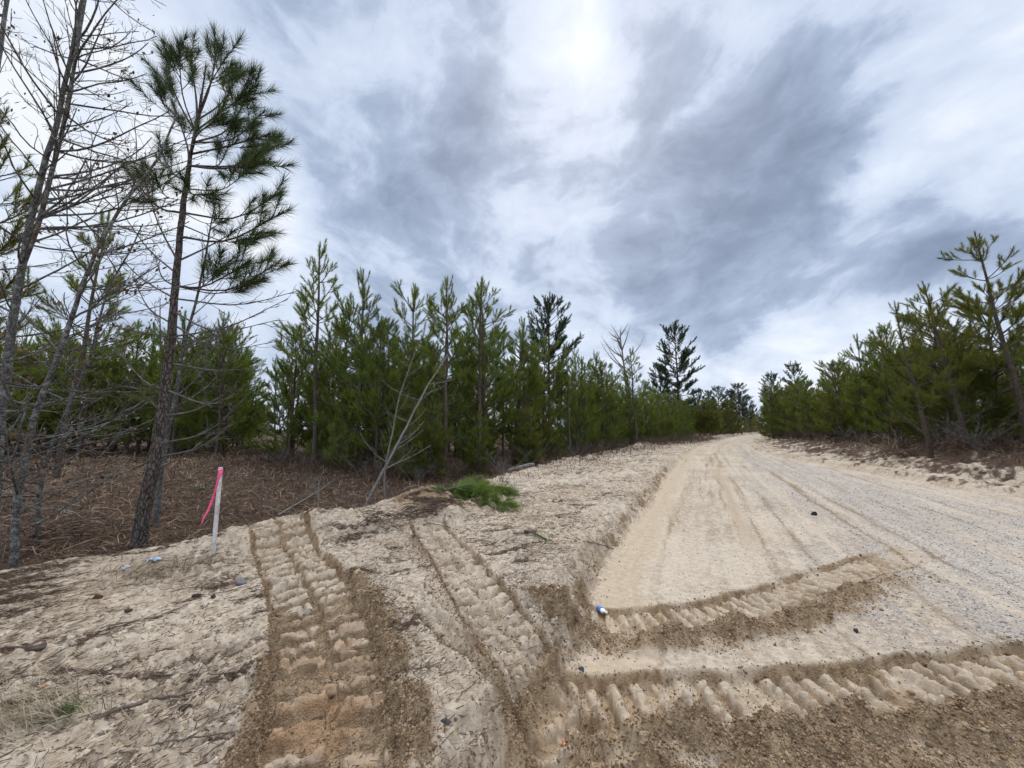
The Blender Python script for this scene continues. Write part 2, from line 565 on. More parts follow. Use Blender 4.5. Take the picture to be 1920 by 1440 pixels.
    for k, amp in ((1, 1.), (2, 1.), (4, .35), (7, .9), (8, .9), (9, 1.0)):
        c, ra, rc, hh, rot = MOUNDW[k]
        brown_mound = np.maximum(brown_mound, amp * np.exp(-((x - c[0]) ** 2 + (y - c[1]) ** 2) / (1.5 * ra * rc)))
    litter = np.maximum(litter, brown_mound * np.clip(.62 + 1.0 * streak, 0, 1))
    damp_shade = np.maximum(damp_shade, brown_mound * .7)
    gr = np.clip(sstep(1.5, 3.7, s1 + .7 * gnoise(x, y, .3, 67)) * 1.05, 0, 1) * sstep(0, -1.0, edge_s) * road
    lane = gnoise(s1 + wob * .2, tt * .03, 1.3, 68)
    gravel = np.clip(gr * (.55 + 1.1 * lane) + road * .12 * sstep(0.5, 1.2, s1), 0, 1) * (1 - np.clip(crumb, 0, 1)) * (1 - intrack)
    tan = road * np.exp(-((s1 + .10 * gnoise(x, y, 1.6, 79) + .05 * gnoise(x, y, 6.0, 80) - .28) / .27) ** 4) + road * .8 * sstep(.12, .5, -gnoise(s1 + wob * .15, tt * .02, 1.7, 69)) * sstep(.8, 1.6, s1) * sstep(3.4, 1.8, s1)
    tan = np.clip(tan + intrack * road * .55, 0, 1)
    clay = np.clip(clay + sstep(.3, .7, gnoise(x, y, .9, 71)) * .75 * (1 - road) * (1 - forest) * (np.hypot(x + .8, y - 4.5) < 2.6), 0, 1)
    lines = gnoise(s1 + wob * .08, tt * .02, 5.0, 74) + .9 * gnoise(s1 + wob * .05, tt * .025, 13.0, 75) + .6 * gnoise(s1 + wob * .04, tt * .03, 31.0, 78)
    wheel = np.exp(-((s1 - 1.75 - .12 * gnoise(tt, tt * 0, .2, 76)) / .14) ** 2) + .6 * np.exp(-((s1 - 3.4 - .1 * gnoise(tt, tt * 0, .17, 77)) / .16) ** 2)
    tan = np.clip(tan + road * .85 * wheel * sstep(4.5, 8, np.hypot(x, y)), 0, 1)
    damp_shade = damp_shade + road * (1 - np.clip(crumb, 0, 1)) * (np.clip(lines - .15, 0, 1) * .62 + .36 * wheel * sstep(4.5, 8, np.hypot(x, y)))
    gravel = np.clip(gravel * (1 + .9 * lines), 0, 1)
    pale = np.clip(.5 - .55 * lines * road + .9 * gnoise(x, y, .6, 72) + .4 * gnoise(x, y, 3.0, 73), 0, 1)
    return dict(h=h, litter=np.clip(litter, 0, 1), damp_shade=np.clip(damp_shade, 0, 1), clay=clay, gravel=gravel, tan=tan, pale=pale, crumb=crumb, road=road, forest=forest, toe=toe_s, edge=edge_s, crest=cr_s,
                intrack=intrack)


def gz(x, y):
    return float(ground(np.array([x]), np.array([y]))[0])


def GP(px, py, z0=.1):
    """point of the built ground seen at a photo pixel"""
    z = z0
    for _ in range(6):
        p = G(px, py, z)
        z = .5 * z + .5 * gz(p[0], p[1])
    p = G(px, py, z)
    p[2] = gz(p[0], p[1])
    return p


# ------------------------------------------------------------------ materials
def new_mat(name):
    m = bpy.data.materials.new(name)
    m.use_nodes = True
    return m, NT(m.node_tree)


def finish(N, bsdf, disp=None):
    out = N.n('ShaderNodeOutputMaterial')
    N.set(out, 0, bsdf)
    return out


def ground_material():
    m, N = new_mat('sandy_ground')
    tc = N.n('ShaderNodeTexCoord').outputs['Object']
    A = N.n('ShaderNodeAttribute', attribute_name='maskA')
    B = N.n('ShaderNodeAttribute', attribute_name='maskB')
    sa = N.n('ShaderNodeSeparateColor', ins={0: A.outputs['Color']})
    sb = N.n('ShaderNodeSeparateColor', ins={0: B.outputs['Color']})
    litter, damp_shade, clay = sa.outputs[0], sa.outputs[1], sa.outputs[2]
    gravel, tan, pale = sb.outputs[0], sb.outputs[1], sb.outputs[2]
    nbig = N.noise(tc, 1.7, 5, .6)
    nmid = N.noise(tc, 14., 5, .65)
    nfine = N.noise(tc, 75., 4, .7)
    ngr = N.noise(tc, 260., 2, .6)
    sand = N.mix(N.ramp(nmid, .35, .68), c4(.29, .208, .132), c4(.52, .415, .295))
    sand = N.mix(N.math('MULTIPLY', pale, .55), sand, c4(.58, .478, .355))
    sand = N.mix(N.ramp(nfine, .56, .74, 0, .55), sand, c4(.15, .105, .07))
    tanc = N.mix(N.ramp(nmid, .3, .7), c4(.38, .285, .185), c4(.48, .37, .25))
    c = N.mix(tan, sand, tanc)
    # gravel: small stones, grey with pale and dark ones
    vor = N.n('ShaderNodeTexVoronoi', ins={'Vector': tc, 'Scale': 85.})
    vs = N.n('ShaderNodeSeparateColor', ins={0: vor.outputs['Color']})
    stone = N.mix(vs.outputs[0], c4(.25, .222, .198), c4(.43, .385, .335))
    stone = N.mix(N.ramp(vs.outputs[1], .78, .9), stone, c4(.58, .52, .46))
    gfac = N.ramp(N.math('ADD', N.math('MULTIPLY', gravel, .95), N.math('MULTIPLY', N.math('SUBTRACT', vs.outputs[2], .5), 1.0)), .28, .52, 0, .62)
    c = N.mix(gfac, c, stone)
    # disturbed, moist soil, with the shade painted into ruts and bank edge
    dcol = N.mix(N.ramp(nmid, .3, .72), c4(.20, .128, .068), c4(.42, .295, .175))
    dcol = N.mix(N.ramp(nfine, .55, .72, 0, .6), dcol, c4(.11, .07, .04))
    df = N.ramp(N.math('ADD', damp_shade, N.math('MULTIPLY', N.math('SUBTRACT', nmid, .5), .9)), .18, .62, 0, .95)
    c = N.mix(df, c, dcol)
    cl = N.ramp(N.math('ADD', clay, N.math('MULTIPLY', N.math('SUBTRACT', nmid, .5), .8)), .35, .8, 0, .75)
    c = N.mix(cl, c, c4(.38, .225, .118))
    # pine straw, bark and leaf litter
    mp = N.n('ShaderNodeMapping', ins={0: tc, 'Rotation': (0, 0, R(-36)), 'Scale': (.35, 1.3, 1.0)})
    nst = N.noise(mp.outputs[0], 38., 5, .72)
    lcol = N.mix(N.ramp(nst, .36, .66), c4(.022, .015, .011), c4(.14, .084, .052))
    lcol = N.mix(N.ramp(nbig, .5, .7, 0, .55), lcol, c4(.12, .075, .042))
    lcol = N.mix(N.ramp(N.noise(tc, 3.1, 5, .7), .52, .66, 0, .7), lcol, c4(.030, .021, .016))
    lcol = N.mix(N.ramp(nfine, .62, .76, 0, .5), lcol, c4(.22, .155, .10))
    lf = N.ramp(N.math('ADD', litter, N.math('MULTIPLY', N.math('SUBTRACT', nst, .5), 1.5)), .34, .62)
    c = N.mix(lf, c, lcol)
    # scattered dark crumbs
    c = N.mix(N.ramp(N.noise(tc, 33., 3, .6), .70, .76, 0, .6), c, c4(.07, .05, .035))
    # relief
    hgt = N.math('ADD', N.math('MULTIPLY', nmid, .5), N.math('ADD', N.math('MULTIPLY', nfine, .32), N.math('MULTIPLY', ngr, .12)))
    hgt = N.math('ADD', hgt, N.math('MULTIPLY', N.math('MULTIPLY', N.math('SUBTRACT', 1.0, vor.outputs['Distance']), gfac), .30))
    hgt = N.math('ADD', hgt, N.math('MULTIPLY', N.math('MULTIPLY', nst, lf), .8))
    vd = N.n('ShaderNodeTexVoronoi', ins={'Vector': N.vmath('ADD', tc, N.vmath('SCALE', N.noise(tc, 60., 3, .6, 0, 1), scale=.02)), 'Scale': 95.})
    hgt = N.math('ADD', hgt, N.math('MULTIPLY', N.math('MULTIPLY', N.math('SUBTRACT', .8, vd.outputs['Distance']), df), .55))
    smooth = N.math('MULTIPLY_ADD', tan, -.55, 1.0)
    bump = N.n('ShaderNodeBump', ins={'Strength': N.math('MULTIPLY', smooth, .9), 'Distance': .022, 'Height': hgt})
    b = N.n('ShaderNodeBsdfPrincipled', ins={'Base Color': c, 'Roughness': .95, 'Normal': bump.outputs[0]})
    b.inputs['Specular IOR Level'].default_value = .15
    finish(N, b.outputs[0])
    return m


def needle_material(name, dark, mid, light, trans=.3):
    m, N = new_mat(name)
    tone = N.n('ShaderNodeAttribute', attribute_name='tone').outputs['Fac']
    oi = N.n('ShaderNodeObjectInfo').outputs['Random']
    tc = N.n('ShaderNodeTexCoord').outputs['Object']
    cl = N.noise(tc, 1.4, 3, .6)
    f = N.math('ADD', N.math('MULTIPLY', tone, .6), N.math('ADD', N.math('MULTIPLY', oi, .30), N.math('MULTIPLY', N.math('SUBTRACT', cl, .5), 1.1)))
    c = N.mix(N.ramp(f, .0, .5), c4(*dark), c4(*mid))
    c = N.mix(N.ramp(f, .5, 1.05), c, c4(*light))
    b = N.n('ShaderNodeBsdfPrincipled', ins={'Base Color': c, 'Roughness': .5})
    b.inputs['Specular IOR Level'].default_value = .3
    t = N.n('ShaderNodeBsdfTranslucent', ins={'Color': N.vmath('SCALE', c, scale=1.3)})
    mx = N.n('ShaderNodeMixShader', ins={0: trans, 1: b.outputs[0], 2: t.outputs[0]})
    finish(N, mx.outputs[0])
    return m


def bark_material(name, c0, c1, c2, scale=(16, 16, 5), bump=.02, lichen=0.0):
    m, N = new_mat(name)
    tc = N.n('ShaderNodeTexCoord').outputs['Object']
    mp = N.n('ShaderNodeMapping', ins={0: tc, 'Scale': scale})
    n1 = N.noise(mp.outputs[0], 1.0, 6, .65, .3)
    n2 = N.noise(tc, 60., 4, .6)
    vor = N.n('ShaderNodeTexVoronoi', feature='DISTANCE_TO_EDGE', ins={'Vector': N.vmath('ADD', mp.outputs[0], N.vmath('SCALE', N.noise(mp.outputs[0], 1.2, 3, .6, 0, 1), scale=.9)), 'Scale': 1.3})
    crack = N.ramp(vor.outputs[0], .0, .14)
    c = N.mix(N.ramp(n1, .35, .65), c4(*c0), c4(*c1))
    c = N.mix(N.ramp(n2, .5, .7, 0, .6), c, c4(*c2))
    c = N.mix(N.math('MULTIPLY', N.math('SUBTRACT', 1.0, crack), .75), c, c4(*(v * .35 for v in c0)))
    if lichen:
        c = N.mix(N.math('MULTIPLY', N.ramp(N.noise(tc, 9., 5, .7), .5, .62), lichen), c, c4(.36, .38, .35))
    hg = N.math('ADD', N.math('MULTIPLY', crack, .8), N.math('MULTIPLY', n2, .3))
    bp = N.n('ShaderNodeBump', ins={'Strength': .9, 'Distance': bump, 'Height': hg})
    b = N.n('ShaderNodeBsdfPrincipled', ins={'Base Color': c, 'Roughness': .9, 'Normal': bp.outputs[0]})
    b.inputs['Specular IOR Level'].default_value = .2
    finish(N, b.outputs[0])
    return m


def simple_material(name, ca, cb, scale=20., rough=.8, spec=.3, bump=0.0, tone=False):
    m, N = new_mat(name)
    tc = N.n('ShaderNodeTexCoord').outputs['Object']
    f = N.noise(tc, scale, 5, .6)
    if tone:
        t = N.n('ShaderNodeAttribute', attribute_name='tone').outputs['Fac']
        f = N.math('ADD', N.math('MULTIPLY', f, .3), N.math('MULTIPLY', t, .7))
    c = N.mix(N.ramp(f, .25, .75), c4(*ca), c4(*cb))
    b = N.n('ShaderNodeBsdfPrincipled', ins={'Base Color': c, 'Roughness': rough})
    b.inputs['Specular IOR Level'].default_value = spec
    if bump:
        bp = N.n('ShaderNodeBump', ins={'Strength': .8, 'Distance': bump, 'Height': f})
        N.set(b, 'Normal', bp.outputs[0])
    finish(N, b.outputs[0])
    return m


M_GROUND = ground_material()
M_NEEDLE = needle_material('pine_needles', (.046, .066, .013), (.145, .185, .026), (.30, .31, .044), .33)
M_NEEDLE_Y = needle_material('pine_needles_yellowish', (.052, .062, .013), (.145, .158, .024), (.28, .25, .04), .33)
M_NEEDLE_D = needle_material('pine_needles_far', (.020, .036, .020), (.046, .072, .032), (.085, .105, .042))
M_NEEDLE_T = needle_material('tall_pine_needles', (.022, .036, .012), (.058, .082, .020), (.115, .13, .03), .28)
M_NEEDLE_F = needle_material('pine_needles_fresh', (.05, .072, .014), (.125, .18, .03), (.22, .28, .06))
M_BARK = bark_material('pine_bark', (.085, .066, .055), (.16, .13, .112), (.25, .215, .19), (26, 26, 8), .03)
M_BARK_Y = bark_material('young_pine_bark', (.085, .062, .048), (.15, .115, .09), (.21, .17, .14), (20, 20, 8), .015)
M_GREY = bark_material('grey_bark', (.08, .073, .066), (.17, .16, .147), (.26, .25, .23), (22, 22, 34), .008, .55)
M_TWIG = simple_material('twig_bark', (.062, .055, .048), (.18, .163, .14), 9., .9, .2)
M_TWIG_R = simple_material('brown_twig', (.065, .042, .032), (.15, .105, .075), 6., .9, .2, tone=True)
M_DEADWOOD = simple_material('weathered_wood', (.13, .115, .10), (.27, .25, .225), 24., .85, .25, .006)
M_LEAF = simple_material('dead_leaf', (.055, .028, .014), (.15, .085, .042), 8., .8, .25, tone=True)
M_STRAW = simple_material('pine_straw', (.06, .036, .022), (.27, .18, .11), 3., .85, .2, tone=True)
M_DRYGRASS = simple_material('dry_grass', (.16, .12, .075), (.36, .29, .19), 4., .85, .2, tone=True)
M_CLOD = simple_material('soil_clod', (.15, .095, .052), (.36, .25, .15), 40., .95, .1, .003, tone=True)
M_STONE = simple_material('gravel_stone', (.17, .155, .14), (.45, .40, .35), 30., .85, .3, .002, tone=True)
log = lambda s: print('%6.1fs %s' % (time.time() - T0, s))

# ------------------------------------------------------------------ the land: one sheet from under the camera to the horizon
az = np.concatenate([np.arange(-61.5, 61.5, .118), np.linspace(61.5, 298.5, 150)[:-1]])
az = np.radians(az)
rr = [1.0]
while rr[-1] < 4500:
    r_ = rr[-1]
    rr.append(r_ * (1.03 if r_ < 1.6 else 1.0036 if r_ < 11 else 1.0048 if r_ < 40 else 1.015 if r_ < 130 else 1.12))
rr = np.array([.05, .4] + rr)
na, nr = len(az), len(rr)
RR, AA = np.meshgrid(rr, az, indexing='ij')
gx, gy = (RR * np.sin(AA)).ravel(), (RR * np.cos(AA)).ravel()
LAND = ground(gx, gy, full=True)
gV = np.stack([gx, gy, LAND['h']], 1)
ii = np.arange(nr * na).reshape(nr, na)
q = np.stack([ii[:-1], ii[1:], np.roll(ii[1:], -1, 1), np.roll(ii[:-1], -1, 1)], -1).reshape(-1, 4)
q = q[:, ::-1]
mA = np.stack([LAND['litter'], LAND['damp_shade'], LAND['clay'], np.ones_like(gx)], 1)
mB = np.stack([LAND['gravel'], LAND['tan'], LAND['pale'], np.ones_like(gx)], 1)
is_road = LAND['road'] > .5
is_verge = (~is_road) & (LAND['crest'] < .3) & (LAND['toe'] > 0) & (LAND['edge'] < 0) & (np.hypot(gx, gy) < 130)
fc = q[:, 0]
kinds = np.where(is_road[fc], 0, np.where(is_verge[fc], 1, 2))
for k, nm in ((0, 'road'), (1, 'sand'), (2, 'ground')):
    f = q[kinds == k]
    used = np.unique(f)
    remap = np.full(len(gV), -1, np.int32)
    remap[used] = np.arange(len(used))
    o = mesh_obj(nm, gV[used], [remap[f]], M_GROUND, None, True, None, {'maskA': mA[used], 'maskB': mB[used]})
    tag(o, kind='structure')
log('land %d verts' % len(gV))

# area weight of each land vertex
area = np.repeat(np.gradient(rr) * rr, na) * np.tile(np.abs(np.gradient(np.unwrap(az))), nr)
rad_ = np.hypot(gx, gy)
inview = (gy > .3) & (np.abs(gx) < gy * 1.45 + .6)


def pick(weight, n, rg):
    w = weight * area
    cs = np.cumsum(w)
    return np.searchsorted(cs, rg.random(n) * cs[-1]).clip(0, len(gx) - 1)


def spot(idx, rg):
    """jittered positions round the picked vertices, on the ground"""
    j = np.maximum(rad_[idx], 1) * .0022
    p = gV[idx].copy()
    p[:, 0] += rg.normal(0, 1, len(idx)) * j
    p[:, 1] += rg.normal(0, 1, len(idx)) * j
    return p


_g = (1 + 5 ** .5) / 2
ICO_V = nrm(np.array([(-1, _g, 0), (1, _g, 0), (-1, -_g, 0), (1, -_g, 0), (0, -1, _g), (0, 1, _g), (0, -1, -_g), (0, 1, -_g), (_g, 0, -1), (_g, 0, 1), (-_g, 0, -1), (-_g, 0, 1)], float))
ICO_F = np.array([(0, 11, 5), (0, 5, 1), (0, 1, 7), (0, 7, 10), (0, 10, 11), (1, 5, 9), (5, 11, 4), (11, 10, 2), (10, 7, 6), (7, 1, 8), (3, 9, 4), (3, 4, 2), (3, 2, 6), (3, 6, 8), (3, 8, 9),
                  (4, 9, 5), (2, 4, 11), (6, 2, 10), (8, 6, 7), (9, 8, 1)])


def lumps(P, size, rg, flat=.75):
    n = len(P)
    v = ICO_V[None] * rg.uniform(.65, 1.3, (n, 12, 1)) * rg.uniform(.7, 1.3, (n, 1, 3))
    a = rg.uniform(0, 2 * np.pi, n)
    ca, sa = np.cos(a)[:, None], np.sin(a)[:, None]
    x, y, z = v[..., 0], v[..., 1], v[..., 2] * flat
    V = np.stack([x * ca - y * sa, x * sa + y * ca, z], -1) * size[:, None, None] + P[:, None, :]
    V[..., 2] += (size * .25)[:, None]
    F = (ICO_F[None] + (np.arange(n) * 12)[:, None, None]).reshape(-1, 3)
    return V.reshape(-1, 3), F


def strands(P, length, width, rg, tilt=.12, az_=None, curl=.35, lift=.004):
    """thin bent strips lying on the ground: 3 cross sections each"""
    n = len(P)
    a = rg.uniform(0, 2 * np.pi, n) if az_ is None else az_
    e = np.abs(rg.normal(0, tilt, n))
    d0 = np.stack([np.cos(a) * np.cos(e), np.sin(a) * np.cos(e), np.sin(e)], 1)
    a2 = a + rg.normal(0, curl, n)
    e2 = e * rg.uniform(-.6, .7, n)
    d1 = np.stack([np.cos(a2) * np.cos(e2), np.sin(a2) * np.cos(e2), np.sin(e2)], 1)
    side = np.stack([-np.sin(a), np.cos(a), rg.normal(0, .4, n)], 1) * (width * .5)[:, None]
    p0 = P + np.array([0, 0, 1.]) * lift
    p1 = p0 + d0 * (length * .5)[:, None]
    p2 = p1 + d1 * (length * .5)[:, None]
    V = np.stack([p0 - side, p0 + side, p1 + side, p1 - side, p2], 1).reshape(-1, 3)
    k = (np.arange(n) * 5)[:, None]
    return V, k + np.array([[0, 1, 2, 3]]), k + np.array([[3, 2, 4]])


def rep(a, k):
    return np.repeat(a, k)


rg = np.random.default_rng(11)
# crumbs of moist soil along the ruts and the bank edge
idx = pick(np.clip(LAND['crumb'], 0, 1) ** 1.3 * inview / (1 + (rad_ / 3.0) ** 2.2), 60000, rg)
P = spot(idx, rg)
sz = np.clip(rg.lognormal(-5.55, .45, len(P)), .0022, .017) * (.85 + .06 * rad_[idx])
V, F = lumps(P, sz, rg)
mb = MB()
mb.add(V, F, tone=rep(np.clip(rg.normal(.45, .22, len(P)), 0, 1), 12))
tag(mb.build('soil_crumbs', M_CLOD), 'loose brown crumbs of moist soil heaped along the tyre ruts', 'soil', kind='stuff')
# gravel on the road
idx = pick((LAND['gravel'] ** 1.2 + .05 * LAND['road']) * inview / (1 + (rad_ / 4.0) ** 2.4), 26000, rg)
P = spot(idx, rg)
sz = np.clip(rg.lognormal(-5.5, .35, len(P)), .0025, .010) * (.8 + .06 * rad_[idx])
V, F = lumps(P, sz, rg, .6)
mb = MB()
mb.add(V, F, tone=rep(rg.random(len(P)), 12))
tag(mb.build('gravel', M_STONE), 'small grey stones strewn over the sandy road', 'gravel', kind='stuff')
# pine straw and twiglets: dense on the forest floor, thin on the sand
wl = (LAND['litter'] ** 1.2 + .22 * (1 - LAND['road'])) * (1 - LAND['road']) * inview / (1 + (rad_ / 3.5) ** 1.8)
idx = pick(wl, 80000, rg)
P = spot(idx, rg)
ln = rg.uniform(.05, .2, len(P)) * (.75 + .06 * rad_[idx])
wd = rg.uniform(.0015, .0035, len(P)) * (.7 + .22 * rad_[idx])
main = R(36) + rg.normal(0, .75, len(P)) + (rg.random(len(P)) < .3) * np.pi * rg.random(len(P))
V, F4, F3 = strands(P, ln, wd, rg, .14, main)
mb = MB()
mb.add(V, F4, F3, tone=rep(rg.random(len(P)), 5))
wl = (1 - LAND['road']) * (LAND['litter'] < .95) * (LAND['toe'] > .1) * (LAND['edge'] < 0) * (.25 + LAND['litter'] * 1.6 + np.clip(.7 * gnoise(gx, gy, 1.1, 91), 0, 1)) * (1 - .7 * LAND['intrack']) * inview / (1 + (rad_ / 3.2) ** 2)
idx = pick(wl, 75000, rg)
P = spot(idx, rg)
ln = rg.lognormal(-3.1, .55, len(P)).clip(.012, .16) * (.8 + .07 * rad_[idx])
wd = rg.uniform(.0014, .0032, len(P)) * (.7 + .22 * rad_[idx])
V, F4, F3 = strands(P, ln, wd, rg, .10, R(40) + rg.normal(0, .8, len(P)), .5)
mb.add(V, F4, F3, tone=rep(np.clip(rg.normal(.16, .2, len(P)), 0, 1), 5))
# taller tangle in the litter
wl = (LAND['litter'] > .8) * (LAND['road'] < .1) * (np.abs(LAND['crest']) < 40) * inview / (1 + (rad_ / 6) ** 1.6)
idx = pick(wl, 85000, rg)
P = spot(idx, rg)
ln = rg.uniform(.08, .36, len(P)) * (.8 + .05 * rad_[idx])
wd = rg.uniform(.003, .006, len(P)) * (.6 + .14 * rad_[idx])
V, F4, F3 = strands(P, ln, wd, rg, .45, None, .6)
mb.add(V, F4, F3, tone=rep(np.clip(rg.normal(.4, .42, len(P)), 0, 1), 5))
tag(mb.build('pine_straw', M_STRAW), 'brown pine straw and twiglets strewn over the sand and forest floor', 'litter', kind='stuff')
# dead leaves and bark flakes
wl = ((LAND['litter'] > .5) + .03 * (LAND['toe'] > 0.2)) * (LAND['road'] < .1) * inview / (1 + (rad_ / 5) ** 1.8)
idx = pick(wl, 14000, rg)
P = spot(idx, rg)
ln = rg.uniform(.025, .07, len(P)) * (.8 + .04 * rad_[idx])
V, F4, F3 = strands(P, ln, ln * rg.uniform(.3, .6, len(P)), rg, .35, None, .5, .006)
mb = MB()
mb.add(V, F4, F3, tone=rep(rg.random(len(P)), 5))
tag(mb.build('leaf_litter', M_LEAF), 'dark brown dead leaves and bark flakes lying on the ground', 'litter', kind='stuff')
log('litter')


# ------------------------------------------------------------------ trees
def needles(rg, P, u0, per_m, ln, wd, ang=(.35, .95), droop=.0):
    """thin triangles set round the last part of each shoot path P (N,K,3)"""
    N_, K, _ = P.shape
    L = np.linalg.norm(np.diff(P, axis=1), axis=2).sum(1)
    u0 = np.broadcast_to(np.asarray(u0, float), (N_,))
    cnt = np.maximum((L * (1 - u0) * per_m).astype(int), 8)
    k = np.repeat(np.arange(N_), cnt)
    n = len(k)
    u = u0[k] + (1 - u0[k]) * rg.random(n) ** .85
    f = u * (K - 1)
    i = np.minimum(f.astype(int), K - 2)
    w = (f - i)[:, None]
    p = P[k, i] * (1 - w) + P[k, i + 1] * w
    t = nrm(P[k, i + 1] - P[k, i])
    r = nrm(np.cross(t, rg.normal(0, 1, (n, 3))))
    tipness = np.clip((u - u0[k]) / (1 - u0[k] + 1e-6), 0, 1)
    a = ang[1] + (ang[0] - ang[1]) * tipness + rg.normal(0, .16, n)
    d = t * np.cos(a)[:, None] + r * np.sin(a)[:, None]
    d[:, 2] -= droop * rg.random(n)
    d = nrm(d)
    l = ln * rg.uniform(.7, 1.12, n)
    s = nrm(np.cross(d, rg.normal(0, 1, (n, 3)))) * (wd * rg.uniform(.7, 1.3, n) * .5)[:, None]
    V = np.stack([p - s, p + s, p + d * l[:, None]], 1).reshape(-1, 3)
    tone = np.clip(.25 + .5 * rg.random(N_)[k] + .25 * rg.normal(0, 1, n) * .6, 0, 1)
    return V, np.arange(3 * n).reshape(-1, 3), np.repeat(tone, 3)


def arc(p0, a, e0, e1, L, K, rg, wob=.05):
    """path leaving p0 at azimuth a, elevation bending from e0 to e1"""
    e = np.linspace(e0, e1, K - 1)
    aa = a + np.cumsum(rg.normal(0, wob, K - 1))
    st = np.stack([np.cos(aa) * np.cos(e), np.sin(aa) * np.cos(e), np.sin(e)], 1) * (L / (K - 1))
    return np.vstack([p0, p0 + np.cumsum(st, 0)])


def side_paths(P, rg, n, u_lo, u_hi, Lf, ang, K=4, upbend=.25, wob=.1):
    """child twigs along path P"""
    out, us = [], []
    Kp = len(P)
    L = np.linalg.norm(np.diff(P, axis=0), axis=1).sum()
    for j in range(n):
        u = u_lo + (u_hi - u_lo) * (j + rg.random()) / n
        f = u * (Kp - 1)
        i = min(int(f), Kp - 2)
        p = P[i] * (1 - f + i) + P[i + 1] * (f - i)
        t = nrm(P[i + 1] - P[i])
        r = nrm(np.cross(t, rg.normal(0, 1, 3)))
        r[2] *= .6
        a = ang * rg.uniform(.7, 1.3)
        d = nrm(t * math.cos(a) + r * math.sin(a))
        l = Lf(u) * rg.uniform(.6, 1.25)
        q = [p]
        for s in range(K - 1):
            d = nrm(d + np.array([0, 0, upbend / (K - 1)]) + rg.normal(0, wob, 3))
            q.append(q[-1] + d * l / (K - 1))
        out.append(np.array(q))
        us.append(u)
    return out, us


